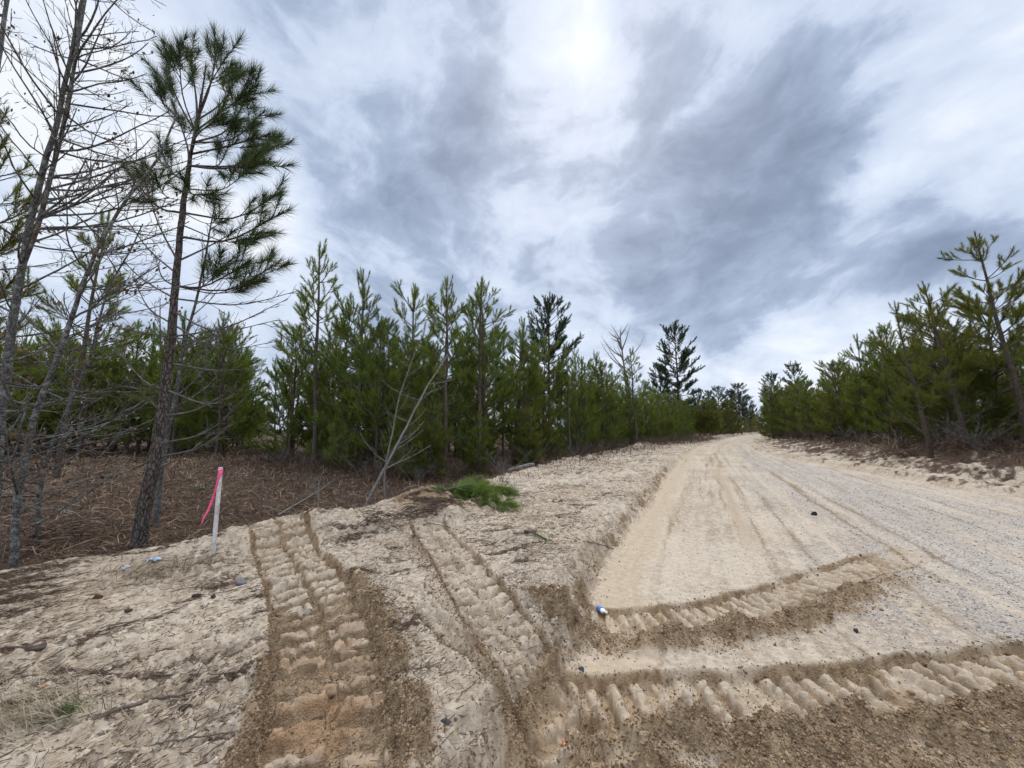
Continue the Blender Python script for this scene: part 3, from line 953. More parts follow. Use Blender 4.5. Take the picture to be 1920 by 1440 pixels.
def pine_proto(name, label, seed, H=8.0, r0=.085, live0=.16, spread=1.7, gap=.62, nb=(4, 6), per_m=200, ln=.19, wd=.0125, nmat=None, sparse=0.0, style='young', lean=.15, group=None, leader=.9, dead=1.0, dropb=0.0):
    rg = np.random.default_rng(seed)
    K = 16
    zz = np.linspace(0, H, K)
    wob = np.cumsum(rg.normal(0, .02, (K, 2)), 0)
    la = rg.uniform(0, 6.28)
    trunk = np.stack([wob[:, 0] + math.cos(la) * lean * (zz / H) ** 2, wob[:, 1] + math.sin(la) * lean * (zz / H) ** 2, zz], 1)
    trunk -= np.array([trunk[0, 0], trunk[0, 1], .12])
    tr = r0 * (1 - zz / H) ** .8 + .012
    tr[0] *= 1.25
    wood = MB()
    V, F = tubes(trunk[None], tr[None], 8)
    wood.add(V, F)
    bp, bl, sub, dd, dtw = [], [], [], [], []
    z = H * live0 * .35 + .4
    az0 = rg.uniform(0, 6.28)
    while z < H - leader * .9:
        q = (z / H - live0) / (1 - live0)
        n = rg.integers(nb[0], nb[1] + 1)
        az0 += 1.1
        f = z / H * (K - 1)
        i = min(int(f), K - 2)
        p0 = trunk[i] * (1 - f + i) + trunk[i + 1] * (f - i)
        for j in range(n):
            a = az0 + j * 2 * np.pi / n + rg.normal(0, .25)
            p = p0 + np.array([0, 0, rg.normal(0, .07)])
            if q < 0:
                if rg.random() < .75 * dead:
                    L = rg.uniform(.5, 1.15) * spread * .75
                    pth = arc(p, a, rg.uniform(.0, .45), rg.uniform(.0, .5), L, 6, rg, .14)
                    dd.append(pth)
                    s_, _ = side_paths(pth, rg, rg.integers(3, 6), .3, .98, lambda u: L * .32, .8, 4, .1, .18)
                    dtw += s_
                continue
            if rg.random() < dropb:
                continue
            if style == 'young':
                L = spread * (.46 + .54 * (1 - q) ** .9) * rg.uniform(.7, 1.2)
                if q < .2:
                    L *= .8 + q
                e0 = .28 + .34 * q + rg.normal(0, .16)
                e1 = e0 + .42 + rg.normal(0, .14)
            else:
                L = spread * (math.sqrt(max(0.10, 1 - (q * 1.0) ** 3.6)) * (.55 + .45 * min(1, q * 2.5))) * rg.uniform(.7, 1.15)
                e0 = .10 + .70 * q + rg.normal(0, .15)
                e1 = e0 + .35
            pth = arc(p, a, e0, min(e1, 1.45), L, 6, rg, .07)
            bp.append(pth)
            nsub = int(rg.integers(6, 10) * (L / 1.4 + .35) * (1 - sparse) * (1.0 if q < .6 else .55))
            s_, us = side_paths(pth, rg, max(nsub, 1), .32, .92, lambda u: (.36 + .62 * (1 - u)) * min(L, 1.6) * .66, .68, 4, .5, .08)
            sub += s_
        z += gap * rg.uniform(.75, 1.25) * (1.0 if q < .75 else .85)
    # leader and its candles
    top = trunk[-4:]
    lead = resample(trunk[int(K * (1 - leader / H)) - 1:], 6) if style == 'young' else resample(trunk[-3:], 6)
    cand = []
    for hfrac, nn in ((.25, 5), (.62, 4)) if style == 'young' else ((.2, 5), (.6, 5)):
        p0 = lead[0] + (lead[-1] - lead[0]) * hfrac
        for j in range(nn):
            cand.append(arc(p0, rg.uniform(0, 6.28), 1.0, 1.35, leader * rg.uniform(.35, .65) * (1.1 - hfrac * .5), 4, rg, .05))
    B = np.array(bp)
    rb = np.linspace(1, .28, 6)[None] * (.010 + .011 * np.linalg.norm(B[:, -1] - B[:, 0], axis=1) * (1 if style == 'young' else 1.1))[:, None]
    V, F = tubes(B, rb, 5)
    wood.add(V, F)
    S = np.array(sub + cand)
    V, F = tubes(S, np.linspace(.009, .004, 4)[None].repeat(len(S), 0), 3)
    wood.add(V, F)
    if dd:
        V, F = tubes(np.array(dd), np.linspace(.013, .004, 6)[None].repeat(len(dd), 0), 4)
        wood.add(V, F)
        V, F = tubes(np.array(dtw), np.linspace(.006, .0025, 4)[None].repeat(len(dtw), 0), 3)
        wood.add(V, F)
    crown = MB()
    for paths, u0 in ((B, .62), (S, .12), (lead[None], .05)):
        V, F, t = needles(rg, paths, u0, per_m, ln, wd, (.25, .80))
        crown.add(V, F, tone=t)
    root = empty(name, (0, 0, 0), label, 'pine tree', group)
    wood.build('trunk', M_BARK_Y, root, True)
    crown.build('crown', nmat or M_NEEDLE, root)
    return root


def place(root, used, loc, rotz, scale, label, group=None, tilt=(0, 0)):
    if root.name not in used:
        used.add(root.name)
        root.location = tuple(float(v) for v in loc)
        root.rotation_euler = (tilt[0], tilt[1], rotz)
        root.scale = (scale,) * 3
        root['label'] = label
        if group:
            root['group'] = group
        elif 'group' in root:
            del root['group']
        return root
    c = copy_thing(root, loc, rotz, scale, label, group, tilt)
    if not group and 'group' in c:
        del c['group']
    return c


USED = set()
young = [pine_proto('young_pine', '', 100 + k, H=8.0, live0=[.04, .10, .02, .14, .05, .09][k], spread=[2.2, 1.9, 2.4, 2.0, 1.9, 2.2][k], gap=[.66, .76, .64, .82, .7, .72][k],
                    leader=[1.1, 1.4, 1.0, 1.5, 1.2, 1.1][k]) for k in range(6)]
slim = [pine_proto('slender_pine', '', 200 + k, H=8.5, live0=[.36, .44, .40][k], spread=[1.5, 1.3, 1.5][k], gap=.8, nb=(3, 5), sparse=.2, leader=1.5) for k in range(3)]
bushy = [pine_proto('bushy_pine', '', 300 + k, H=6.0, live0=.0, spread=2.1, gap=.5, leader=.8, nmat=M_NEEDLE_Y, r0=.07) for k in range(3)]
mature = [pine_proto('mature_pine', '', 400 + k, H=16.0, r0=.24, live0=[.34, .30][k], spread=4.3, gap=.66, nb=(4, 5), per_m=110, ln=.28, wd=.03, nmat=M_NEEDLE_D, style='mature', leader=.7, dead=.15) for k in range(2)]
ragged = [pine_proto('ragged_pine', '', 500 + k, H=9.5, r0=.11, live0=.30, spread=2.0, gap=.8, nb=(3, 4), per_m=230, ln=.2, wd=.012, nmat=M_NEEDLE_Y, sparse=.05, leader=1.3, dropb=.08) for k in range(3)]
log('pine kinds')

placed = []          # trunks already standing


def ok(x, y, dmin):
    return all((x - a) ** 2 + (y - b) ** 2 > dmin * dmin for a, b in placed)


def plant(kind, px, Y, top, label, group=None, rot=None, hproto=None, tilt=(0, 0)):
    """a tree whose trunk is seen at column px, at distance Y, with its top at row `top`"""
    x = W(px, 806, Y)[0]
    z = gz(x, Y)
    xt = W(px, top, Y)
    h = xt[2] - z
    placed.append((x, Y))
    return place(kind, USED, (x, Y, z), rg2.uniform(0, 6.28) if rot is None else rot, h / hproto, label, group, tilt)


rg2 = np.random.default_rng(21)
FRONT = [  # kind, base column, distance, top row, label
    (slim[0], 592, 17.0, 455, 'tall slender pine at the lane corner, its top highest in the left stand'),
    (young[1], 672, 15.5, 505, 'pine with a reddish bare trunk standing behind the leaning dead tree'),
    (young[0], 765, 17.5, 535, 'bushy pine with forked top, just left of the thin wand-topped pine'),
    (slim[1], 836, 13.2, 515, 'thin pine with a long bare wand top behind the cut bough'),
    (slim[2], 897, 14.5, 520, 'slim pine with upswept branches, front trunk of the close pair'),
    (young[3], 911, 16.2, 527, 'slim pine with spreading top, rear trunk of the close pair'),
    (young[4], 985, 18.5, 615, 'short dense pine just left of the round-topped pine'),
    (young[2], 640, 19.0, 560, 'broad green pine between the corner pine and the reddish trunk'),
    (slim[1], 1068, 21.0, 640, 'thin pine with pale straight trunk right of the round-topped pine'),
    (young[5], 1132, 27.0, 673, 'narrow pointed pine standing in front of the grey dead tree'),
    (young[1], 720, 15.2, 600, 'low wide pine directly behind the tip of the leaning dead tree'),
]
for kind, px, Y, top, lab in FRONT:
    plant(kind, px, Y, top, lab, None, None, 8.5 if kind in slim else 8.0)
plant(mature[0], 1030, 24.0, 568, 'round-topped open pine rising above the left roadside stand', None, 1.0, 16.0)
plant(mature[1], 1276, 62.0, 616, 'big mature pine towering over the bend of the road', None, 2.2, 16.0)
plant(mature[0], 1243, 64.0, 690, 'smaller dark pine close beside the big mature pine', None, 4.0, 16.0)

# the middle stand: planted rows between the lane and the road
lane_d = nrm(np.array([(487 - 960) / FPX, CP]))
lane_n = np.array([lane_d[1], -lane_d[0]])
FRONTLINE = [tuple(p[:2]) for p in pxs([(492, 862), (590, 876), (690, 892), (830, 905), (900, 893), (1060, 864), (1200, 842), (1300, 829)], .1)] + [(44, 84), (75, 150)]
n_mid = 0
cand = []
for b in np.arange(1.5, 60, 2.4):
    for a in np.arange(10, 120, 2.1):
        p = lane_d * a + lane_n * b + rg2.normal(0, .3, 2)
        cand.append(p)
cand = np.array(cand)
sf, _ = pline(cand[:, 0], cand[:, 1], FRONTLINE)
stoe, _ = pline(cand[:, 0], cand[:, 1], TOE)
dist = np.hypot(cand[:, 0], cand[:, 1])
depth = np.where(dist < 30, 13, np.where(dist < 55, 9, 6))
mask = (sf > .3) & (sf < depth) & (stoe > 3.6) & (dist < 105)
for p in cand[mask]:
    if not ok(p[0], p[1], 1.25):
        continue
    d = math.hypot(*p)
    placed.append(tuple(p))
    k = young[rg2.integers(6)] if rg2.random() < .78 else slim[rg2.integers(3)]
    s = rg2.uniform(.66, .94) * (1.0 if d < 40 else .92)
    far = d > 45
    place(k, USED, (p[0], p[1], gz(*p) - .05), rg2.uniform(0, 6.28), s,
          'young green pine in the far part of the roadside stand, towards the bend' if far else 'young green pine massed inside the dense stand left of the road',
          'far young pines of the left stand' if far else 'young pines of the left stand')
    n_mid += 1
# the left stand behind the clearing
n_left = 0
for b in np.arange(-1.6, -26, -2.4):
    for a in np.arange(14, 52, 2.2):
        p = lane_d * a + lane_n * b + rg2.normal(0, .35, 2)
        front = 21.5 + .12 * (p[0] + 13)
        if p[1] < front or p[1] > front + 13 or p[0] / p[1] < -1.75:
            continue
        if not ok(p[0], p[1], 1.3):
            continue
        placed.append(tuple(p))
        k = young[rg2.integers(6)]
        place(k, USED, (p[0], p[1], gz(*p) - .05), rg2.uniform(0, 6.28), rg2.uniform(.82, 1.08), 'dark young pine in the stand across the brown clearing', 'young pines across the clearing')
        n_left += 1
# the right stand on the bank
RIGHT = [(ragged[0], 1740, 15.2, 560, 'thin leaning pine with few branches on the right bank'), (ragged[1], 1812, 15.6, 520, 'pine with a spiky dark top on the right bank, between two bare trunks'),
         (ragged[2], 1925, 14.2, 432, 'tallest pine on the right bank with an open crown of tufted tips')]
for kind, px, Y, top, lab in RIGHT:
    plant(kind, px, Y, top, lab, None, {1740: 0.1, 1812: -.2, 1925: .15}[px], 9.5, (0, -.13))
n_right = 0
ed = np.array(EDGE[2:])
edr = resample(np.hstack([ed, np.zeros((len(ed), 1))]), 400)[:, :2]
tang = nrm(np.gradient(edr, axis=0))
nrm_r = np.stack([tang[:, 1], -tang[:, 0]], 1)
sarc = np.concatenate(([0], np.cumsum(np.linalg.norm(np.diff(edr, axis=0), axis=1))))
for j, off in enumerate((5.6, 7.6, 9.8, 12.2, 14.8)):
    for s in np.arange(0, 130, 1.9 if off < 9 else 2.2):
        i = np.searchsorted(sarc, s)
        if i >= 400:
            break
        p = edr[i] + nrm_r[i] * (off - 2.2 * float(sstep(28, 60, s)) + rg2.normal(0, .35)) + rg2.normal(0, .3, 2)
        d = math.hypot(*p)
        if p[1] < 7 or p[0] / p[1] > 1.7 or d > 120 or (off > 10 and d > 60):
            continue
        se_, _ = pline(np.array([p[0]]), np.array([p[1]]), EDGE)
        if -se_[0] < (4.8 if s < 28 else 2.6) or not ok(p[0], p[1], 1.35):
            continue
        placed.append(tuple(p))
        if j == 0 and d < 24 and p[0] / p[1] > .98:
            k = ragged[rg2.integers(3)] if rg2.random() < .15 else bushy[rg2.integers(3)]
            s_ = rg2.uniform(.65, .9)
        else:
            k = bushy[rg2.integers(3)] if rg2.random() < .6 else young[rg2.integers(6)]
            s_ = rg2.uniform(.85, 1.15) if k in bushy else rg2.uniform(.7, .95)
        far = d > 40
        place(k, USED, (p[0], p[1], gz(*p) - .05), rg2.uniform(0, 6.28), s_,
              'small far pine lining the right side of the road near the bend' if far else 'bushy yellowish green pine in the thicket on the right bank',
              'far pines on the right' if far else 'pines of the right bank')
        n_right += 1
# taller trees behind the right stand and at the end of the road
for px, Y, top, lab in ((1500, 62, 686, 'dark rounded tree rising behind the right roadside pines, nearest the road bend'), (1452, 80, 705, 'dark rounded tree at the right edge of the road bend'),
                        (1583, 52, 684, 'dark rounded tree top showing behind the middle of the right stand')):
    plant(mature[1], px, Y, top, lab, None, None, 16.0)
for px, Y, top in ((1390, 125, 722), (1350, 118, 728), (1372, 140, 735), (1330, 105, 735), (1402, 160, 745), (1310, 98, 732), (1415, 190, 760), (1412, 230, 775)):
    plant(mature[0] if px % 4 else mature[1], px, Y, top, 'distant dark pine closing the view beyond the road bend', 'distant pines beyond the bend', None, 16.0)
for k in range(60):
    px = rg2.uniform(1265, 1432)
    Y = rg2.uniform(92, 135) if px < 1395 else rg2.uniform(180, 260)
    x = W(px, 806, Y)[0]
    if pline(np.array([x]), np.array([Y]), TOE)[0][0] < 3.5:
        continue
    place(bushy[rg2.integers(3)], USED, (x, Y, gz(x, Y)), rg2.uniform(0, 6.28), rg2.uniform(1.1, 1.7) * (1 if px < 1395 else 1.5), 'distant bushy dark tree closing the view beyond the road bend', 'distant bushy trees beyond the bend')
for k in range(5):
    p = lane_d * (62 + 6 * k) + lane_n * rg2.uniform(-1.2, 1.2)
    place(young[rg2.integers(6)], USED, (p[0], p[1], gz(*p)), rg2.uniform(0, 6.28), rg2.uniform(.5, .75), 'distant small pine seen down the narrow lane between the stands', 'distant pines down the lane')
log('stands: middle %d left %d right %d' % (n_mid, n_left, n_right))

# ------------------------------------------------------------------ the tall pine at the left, branch by branch
rg3 = np.random.default_rng(33)
tb = GP(260, 1022)
Yp = tb[1]
root = empty('tall_pine', tb, 'tall lone pine with a tufted crown, beside the pink-ribboned stake', 'pine tree')
tp = resample([tb - np.array([0, 0, .15])] + [W(a, b, Yp) for a, b in ((270, 960), (287, 880), (304, 770), (318, 670), (327, 560), (337, 450), (346, 370), (358, 290), (372, 215), (381, 160), (386, 122))], 40)
off = tb
trad = np.interp(np.linspace(0, 1, 40), [0, .03, .10, .31, .53, .64, .76, .87, 1], [.115, .09, .075, .058, .043, .036, .026, .016, .006])
wood, crown = MB(), MB()
V, F = tubes((tp - off)[None], trad[None], 14)
V = V + nrm(V - np.repeat(tp - off, 14, 0)) * (gnoise(V[:, 2] * 1.0, np.tile(np.arange(14), 40) * .9, 7.0, 5) * .012)[:, None]
wood.add(V, F)
LIVE = [  # start row on the trunk, end px, end depth offset, sag of the middle in px
    (240, (332, 75), -.35, -6, 12), (235, (352, 78), .3, 0, 8), (215, (412, 70), .25, 4, 0), (215, (436, 80), -.3, 6, 4), (225, (460, 118), .3, 8, 6), (255, (498, 140), -.3, 10, 10), (262, (512, 190), .4, 8, 14),
    (290, (525, 232), -.4, 8, 10), (300, (545, 252), .3, 10, 12), (315, (520, 285), -.5, 6, 14), (240, (300, 112), .45, -8, 12), (255, (286, 152), -.4, -10, 14), (330, (292, 262), .3, -8, 16), (300, (318, 170), .7, -4, 10),
    (310, (440, 250), .8, 6, 8), (285, (430, 200), -.7, 6, 6), (350, (480, 300), .5, 10, 10), (358, (405, 345), -.5, 4, 10), (400, (552, 340), .3, 10, 22), (440, (558, 378), -.2, 12, 26), (395, (425, 382), .6, 8, 10), (430, (510, 425), .5, 14, 12),
    (525, (552, 472), .2, 16, 22), (540, (490, 470), -.4, 10, 20), (525, (430, 480), .4, 8, 12), (545, (498, 510), .3, 10, 12), (372, (290, 320), -.4, -8, 12), (395, (225, 300), .4, -16, 20), (270, (470, 175), .6, 6, 6), (320, (495, 262), .7, 6, 8)]
bp, sub = [], []
for row, (ex, ey), dy, mx, my in LIVE:
    i = int(np.argmin([abs(W(0, row, Yp)[2] - p[2]) for p in tp]))
    p0 = tp[i]
    txp = 372 + (215 - row) * .2
    p2 = W(txp + (ex - txp) * .88, ey + 20, Yp + dy)
    p1 = .5 * (p0 + p2) + np.array([0, dy * .2, -.01 * my])
    pth = resample([p0, p1, p2], 8)
    bp.append(pth)
    L = np.linalg.norm(p2 - p0)
    s_, _ = side_paths(pth, rg3, int(rg3.integers(6, 10)), .45, .97, lambda u: .22 + .28 * (1 - u) + .06 * L, .6, 5, .35, .05)
    sub += s_
B, S = np.array(bp) - off, np.array(sub) - off
V, F = tubes(B, np.linspace(.0115, .0045, 8)[None] * np.clip(np.linalg.norm(B[:, -1] - B[:, 0], axis=1), .6, 1.6)[:, None], 5)
wood.add(V, F)
V, F = tubes(S, np.linspace(.006, .003, 5)[None].repeat(len(S), 0), 4)
wood.add(V, F)
for paths, u0, pm in ((B, .70, 420), (S, .32, 500)):
    V, F, t = needles(rg3, paths, u0, pm, .20, .0058, (.33, 1.05))
    crown.add(V, F, tone=t)
V, F, t = needles(rg3, (resample(tp[-5:], 6) - off)[None], .2, 300, .18, .0042, (.3, .9))
crown.add(V, F, tone=t)
dead, dtw = [], []
for row, (ex, ey), dy in ((560, (560, 545), .3), (590, (520, 600), -.3), (640, (430, 612), -.2), (655, (430, 600), .4), (600, (250, 520), .3), (640, (180, 600), -.3), (690, (480, 690), .4), (700, (210, 720), .3), (720, (470, 715), -.3), (780, (445, 722), .2),
                          (775, (110, 800), -.2), (820, (465, 740), -.2), (850, (440, 790), .3), (860, (160, 900), -.3), (880, (400, 810), .4), (520, (230, 400), .4), (480, (270, 330), -.3), (560, (215, 470), .6), (500, (480, 410), .7),
                          (545, (290, 480), .5), (620, (540, 560), .4), (670, (300, 560), -.5), (740, (215, 650), .5), (600, (520, 640), .5)):
    i = int(np.argmin([abs(W(0, row, Yp)[2] - p[2]) for p in tp]))
    p0, p2 = tp[i], W(ex, ey, Yp + dy)
    L = np.linalg.norm(p2 - p0)
    mid = .5 * (p0 + p2) + rg3.normal(0, .05, 3) - np.array([0, 0, .10 * L])
    pth = resample([p0, mid, p2], 8)
    dead.append(pth)
    s_, _ = side_paths(pth, rg3, int(4 + L * 5), .25, .98, lambda u: .12 + .28 * (1 - u), .7, 5, .25, .16)
    dtw += s_
    for c in s_[::2]:
        dtw += side_paths(c, rg3, 2, .3, .9, lambda u: .10, .7, 5, .2, .16)[0]
D, T_ = np.array(dead) - off, np.array(dtw) - off
V, F = tubes(D, np.linspace(.014, .004, 8)[None].repeat(len(D), 0), 5)
tw = MB()
tw.add(V, F)
V, F = tubes(T_, np.linspace(.0048, .0022, 5)[None].repeat(len(T_), 0), 3)
tw.add(V, F)
wood.build('trunk', M_BARK, root, True)
crown.build('crown', M_NEEDLE_T, root)
tw.build('dead_branches', M_TWIG, root, True)


# ------------------------------------------------------------------ leafless trees
def bare_tree(name, label, stem_pts, r0, r1, seed, base, nb=30, u_lo=.2, Lb=1.3, mat=M_GREY, leaves=0, twig=M_TWIG, cat='bare tree', up=(.35, .9), bias=None, extra=(), dens=1.0, rbr=.012):
    rg = np.random.default_rng(seed)
    root = empty(name, base, label, cat)
    st = resample(stem_pts, 30)
    st[1:, :2] += np.cumsum(rg.normal(0, .006, (29, 2)), 0)
    wood = MB()
    V, F = tubes((st - base)[None], np.linspace(r0, r1, 30)[None] * np.concatenate(([1.25, 1.08], np.ones(28)))[None], 10)
    wood.add(V, F)
    for pts, ra, rb in extra:
        e = resample(pts, 20)
        V, F = tubes((e - base)[None], np.linspace(ra, rb, 20)[None], 8)
        wood.add(V, F)
    L1, L2, L3 = [], [], []
    stems = [st] + [resample(p, 30) for p, _, _ in extra]
    for sm in stems:
        for j in range(nb if sm is st else nb * 2 // 3):
            u = u_lo + (1 - u_lo) * (j + rg.random()) / nb
            i = min(int(u * 29), 28)
            a = rg.uniform(0, 6.28) if bias is None else bias + rg.normal(0, 1.2)
            L = Lb * (1.1 - .6 * u) * rg.uniform(.5, 1.25)
            e0 = rg.uniform(*up)
            pth = arc(sm[i], a, e0, e0 + rg.uniform(.1, .6), L, 8, rg, .12)
            L1.append(pth)
            s_, _ = side_paths(pth, rg, int((3 + L * 5) * dens), .2, .97, lambda v: L * (.12 + .30 * (1 - v)), .75, 6, .3, .13)
            L2 += s_
            for c in s_:
                lc = np.linalg.norm(c[-1] - c[0])
                if lc > .14:
                    L3 += side_paths(c, rg, int(1 + lc * 7 * dens), .25, .95, lambda v: .06 + lc * .25, .75, 4, .2, .15)[0]
    for arr, a, b, n in ((L1, rbr, .0045, 5), (L2, .0058, .003, 3), (L3, .0036, .0022, 3)):
        A = np.array(arr) - base
        lw = np.clip(np.linalg.norm(A[:, -1] - A[:, 0], axis=1, keepdims=True) / (1.0 if arr is L1 else .4), .55, 1.3) if arr is not L3 else 1
        V, F = tubes(A, np.linspace(a, b, A.shape[1])[None] * np.ones((len(A), 1)) * lw, n)
        (wood if arr is L1 else None or TW).add(V, F) if arr is L1 else TWL.append((V, F))
    wood.build('trunk', mat, root, True)
    t = MB()
    for V, F in TWL:
        t.add(V, F)
    TWL.clear()
    t.build('crown', twig, root)
    if leaves:
        tips = np.array([p[rg.integers(1, len(p))] for p in (L2 + L3)])
        k = rg.integers(0, len(tips), max(6, leaves // 6))
        P = np.repeat(tips[k], 6, 0) - base + rg.normal(0, .07, (len(k) * 6, 3))
        n = len(P)
        ln = rg.uniform(.035, .075, n)
        a, e = rg.uniform(0, 6.28, n), rg.uniform(-1.5, -.4, n)
        d = np.stack([np.cos(a) * np.cos(e), np.sin(a) * np.cos(e), np.sin(e)], 1)
        s = nrm(np.cross(d, rg.normal(0, 1, (n, 3)))) * (ln * .26)[:, None]
        V = np.stack([P, P + d * (ln * .5)[:, None] - s, P + d * ln[:, None], P + d * (ln * .5)[:, None] + s], 1).reshape(-1, 3)
        m = MB()
        m.add(V, np.arange(4 * n).reshape(-1, 4), tone=np.repeat(rg.random(n), 4))
        m.build('dead_leaves', M_LEAF, root)
    return root


TW, TWL = MB(), []
b1 = GP(-8, 1048)
Y1 = b1[1]
bare_tree('bare_tree', 'thickest grey leafless tree at the left edge, forked and running out of the top',
          [b1 - [0, 0, .1]] + [W(a, b, Y1) for a, b in ((-12, 960), (0, 830), (18, 660), (42, 500), (62, 390), (88, 285), (106, 225), (126, 130), (150, 0), (180, -150))], .056, .013, 41, b1, 58, .10, 1.6, up=(-.05, .7), bias=R(5), leaves=420, dens=.75,
          extra=[([W(42, 500, Y1), W(72, 420, Y1 - .1), W(95, 330, Y1 - .15), (W(118, 240, Y1 - .15)), W(140, 120, Y1 - .1), W(158, 10, Y1), W(185, -120, Y1)], .028, .012)], rbr=.011)
b2 = GP(25, 1088)
Y2 = b2[1]
bare_tree('bare_tree', 'slim grey leafless tree leaning right, second trunk from the left edge', [b2 - [0, 0, .1]] + [W(a, b, Y2) for a, b in ((30, 1000), (42, 900), (64, 790), (96, 705), (118, 650), (136, 590), (155, 530), (188, 455), (228, 385), (290, 300), (330, 215))],
          .036, .009, 42, b2, 44, .12, 1.35, up=(-.1, .6), bias=R(0), leaves=260, rbr=.0095, dens=.8)
b3 = GP(70, 1010)
Y3 = b3[1]
bare_tree('bare_tree', 'thin brown leafless tree with clustered dead leaves, leaning right of the two grey trunks', [b3 - [0, 0, .1]] + [W(a, b, Y3) for a, b in ((78, 910), (95, 845), (122, 780), (152, 720), (178, 650), (196, 585), (218, 525), (250, 470), (275, 420))],
          .028, .008, 43, b3, 36, .12, 1.3, up=(-.1, .6), leaves=260, twig=M_TWIG_R)
b4 = GP(292, 985)
Y4 = b4[1]
bare_tree('bare_sapling', 'thin grey leafless sapling growing close behind the tall lone pine', [b4 - [0, 0, .1]] + [W(a, b, Y4) for a, b in ((298, 900), (312, 810), (330, 720), (345, 640), (362, 570), (378, 490), (388, 430), (402, 370))], .042, .008, 44, b4, 26, .3, 1.0,
          bias=.3, rbr=.011)
b5 = GP(-60, 985)
bare_tree('bare_tree', 'far left leafless tree cut by the picture edge, only its branches showing', [b5 - [0, 0, .1]] + [W(a, b, b5[1]) for a, b in ((-70, 800), (-50, 600), (-40, 400), (-10, 200), (20, 0), (40, -150))], .07, .02, 45, b5, 30, .2, 1.5, leaves=150, rbr=.014)
# young pines among the bare trees
plant(ragged[0], -85, 7.4, 190, 'young pine at the left edge whose dark tufts show between bare branches', None, .4, 9.5)
plant(slim[0], 118, 12.5, 385, 'young pine half hidden behind the grey trunks at the left edge', None, 2.0, 8.5)
# dead trees of the stand
bl = GP(676, 962)
Yl = bl[1]
bare_tree('leaning_dead_tree', 'pale grey dead tree leaning steeply to the right in front of the left stand', [bl - [0, 0, .1]] + [W(a, b, Yl + k) for a, b, k in ((700, 920, .1), (728, 868, .2), (752, 822, .3), (780, 765, .4), (805, 715, .5), (838, 665, .6))], .030, .010, 46, bl, 18, .25, .9, mat=M_DEADWOOD,
          up=(.1, .6), rbr=.010, dens=.6)
bl2 = GP(722, 935)
bare_tree('dead_sapling', 'upright thin dead sapling rising beside the leaning pale tree', [bl2 - [0, 0, .1]] + [W(a, b, bl2[1]) for a, b in ((726, 870), (738, 800), (752, 740), (772, 680), (782, 650))], .022, .007, 47, bl2, 18, .15, .8, mat=M_DEADWOOD, dens=.8, rbr=.009)
x = W(1172, 806, 50)[0]
bd = np.array([x, 50., gz(x, 50.)])
bare_tree('dead_tree', 'tall grey leafless dead tree standing above the left roadside pines', [bd] + [W(a, b, 50.) for a, b in ((1176, 760), (1174, 720), (1168, 670), (1164, 640), (1163, 622))], .22, .06, 48, bd, 20, .60, 6.0, mat=M_DEADWOOD, twig=M_DEADWOOD, up=(.35, .95), rbr=.08, dens=.40)
for o_ in bpy.data.objects:
    pass
x = W(1443, 806, 78)[0]
bs = np.array([x, 78., gz(x, 78.)])
bare_tree('snag', 'broken pale snag leaning left at the far right side of the road', [bs] + [W(a, b, 78.) for a, b in ((1440, 780), (1434, 750), (1428, 732))], .15, .10, 49, bs, 3, .5, 1.6, mat=M_DEADWOOD, twig=M_DEADWOOD, rbr=.07, dens=.5)
log('bare trees')


# ------------------------------------------------------------------ shrubs and brush at the edge of the stands
def shrub_proto(name, label, seed, H, n, mat, group, cat='shrub', dens=1.0, spread=.5):
    rg = np.random.default_rng(seed)
    root = empty(name, (0, 0, 0), label, cat, group)
    st, tw = [], []
    for k in range(n):
        a = rg.uniform(0, 6.28)
        p = arc(np.array([rg.normal(0, .08), rg.normal(0, .08), -.03]), a, 1.45 - rg.random() * spread, 1.2 - rg.random() * spread * 1.6, H * rg.uniform(.5, 1.1), 7, rg, .15)
        st.append(p)
        s_, _ = side_paths(p, rg, int(7 * dens), .25, .97, lambda u: H * (.08 + .26 * (1 - u)), .7, 5, .2, .16)
        tw += s_
        for c in s_:
            tw += side_paths(c, rg, 2, .3, .9, lambda u: H * .08, .7, 5, .1, .16)[0]
    m = MB()
    V, F = tubes(np.array(st), np.linspace(.010, .004, 7)[None].repeat(n, 0), 4)
    m.add(V, F, tone=np.repeat(rg.random(n), 28))
    m.build('stems', mat, root)
    m = MB()
    V, F = tubes(np.array(tw), np.linspace(.0055, .003, 5)[None].repeat(len(tw), 0), 3)
    m.add(V, F, tone=np.repeat(rg.random(len(tw)), 15))
    m.build('crown', mat, root)
    return root


shr = [shrub_proto('bare_shrub', '', 600 + k, [1.3, 1.7, 1.0, 1.5][k], [10, 8, 12, 9][k], [M_TWIG_R, M_TWIG, M_TWIG_R, M_TWIG_R][k], None) for k in range(4)]
fl = resample(np.hstack([np.array(FRONTLINE[:-2]), np.zeros((len(FRONTLINE) - 2, 1))]), 240)[:, :2]
fs = np.concatenate(([0], np.cumsum(np.linalg.norm(np.diff(fl, axis=0), axis=1))))
for s in np.arange(1, fs[-1], .62):
    i = min(np.searchsorted(fs, s), 239)
    p = fl[i] + rg2.normal(0, .75, 2)
    place(shr[rg2.integers(4)], USED, (p[0], p[1], gz(*p)), rg2.uniform(0, 6.28), rg2.uniform(.55, 1.0), 'leafless brown shrub in the brush at the foot of the left stand', 'bare shrubs along the left stand')
for s in np.arange(0, 75, 1.2):
    i = np.searchsorted(sarc, s)
    p = edr[i] + nrm_r[i] * (4.7 + rg2.normal(0, .45))
    if p[1] < 7 or p[0] / p[1] > 1.6:
        continue
    place(shr[rg2.integers(4)], USED, (p[0], p[1], gz(*p)), rg2.uniform(0, 6.28), rg2.uniform(.6, 1.05), 'leafless brown shrub at the foot of the right bank pines', 'bare shrubs on the right bank')
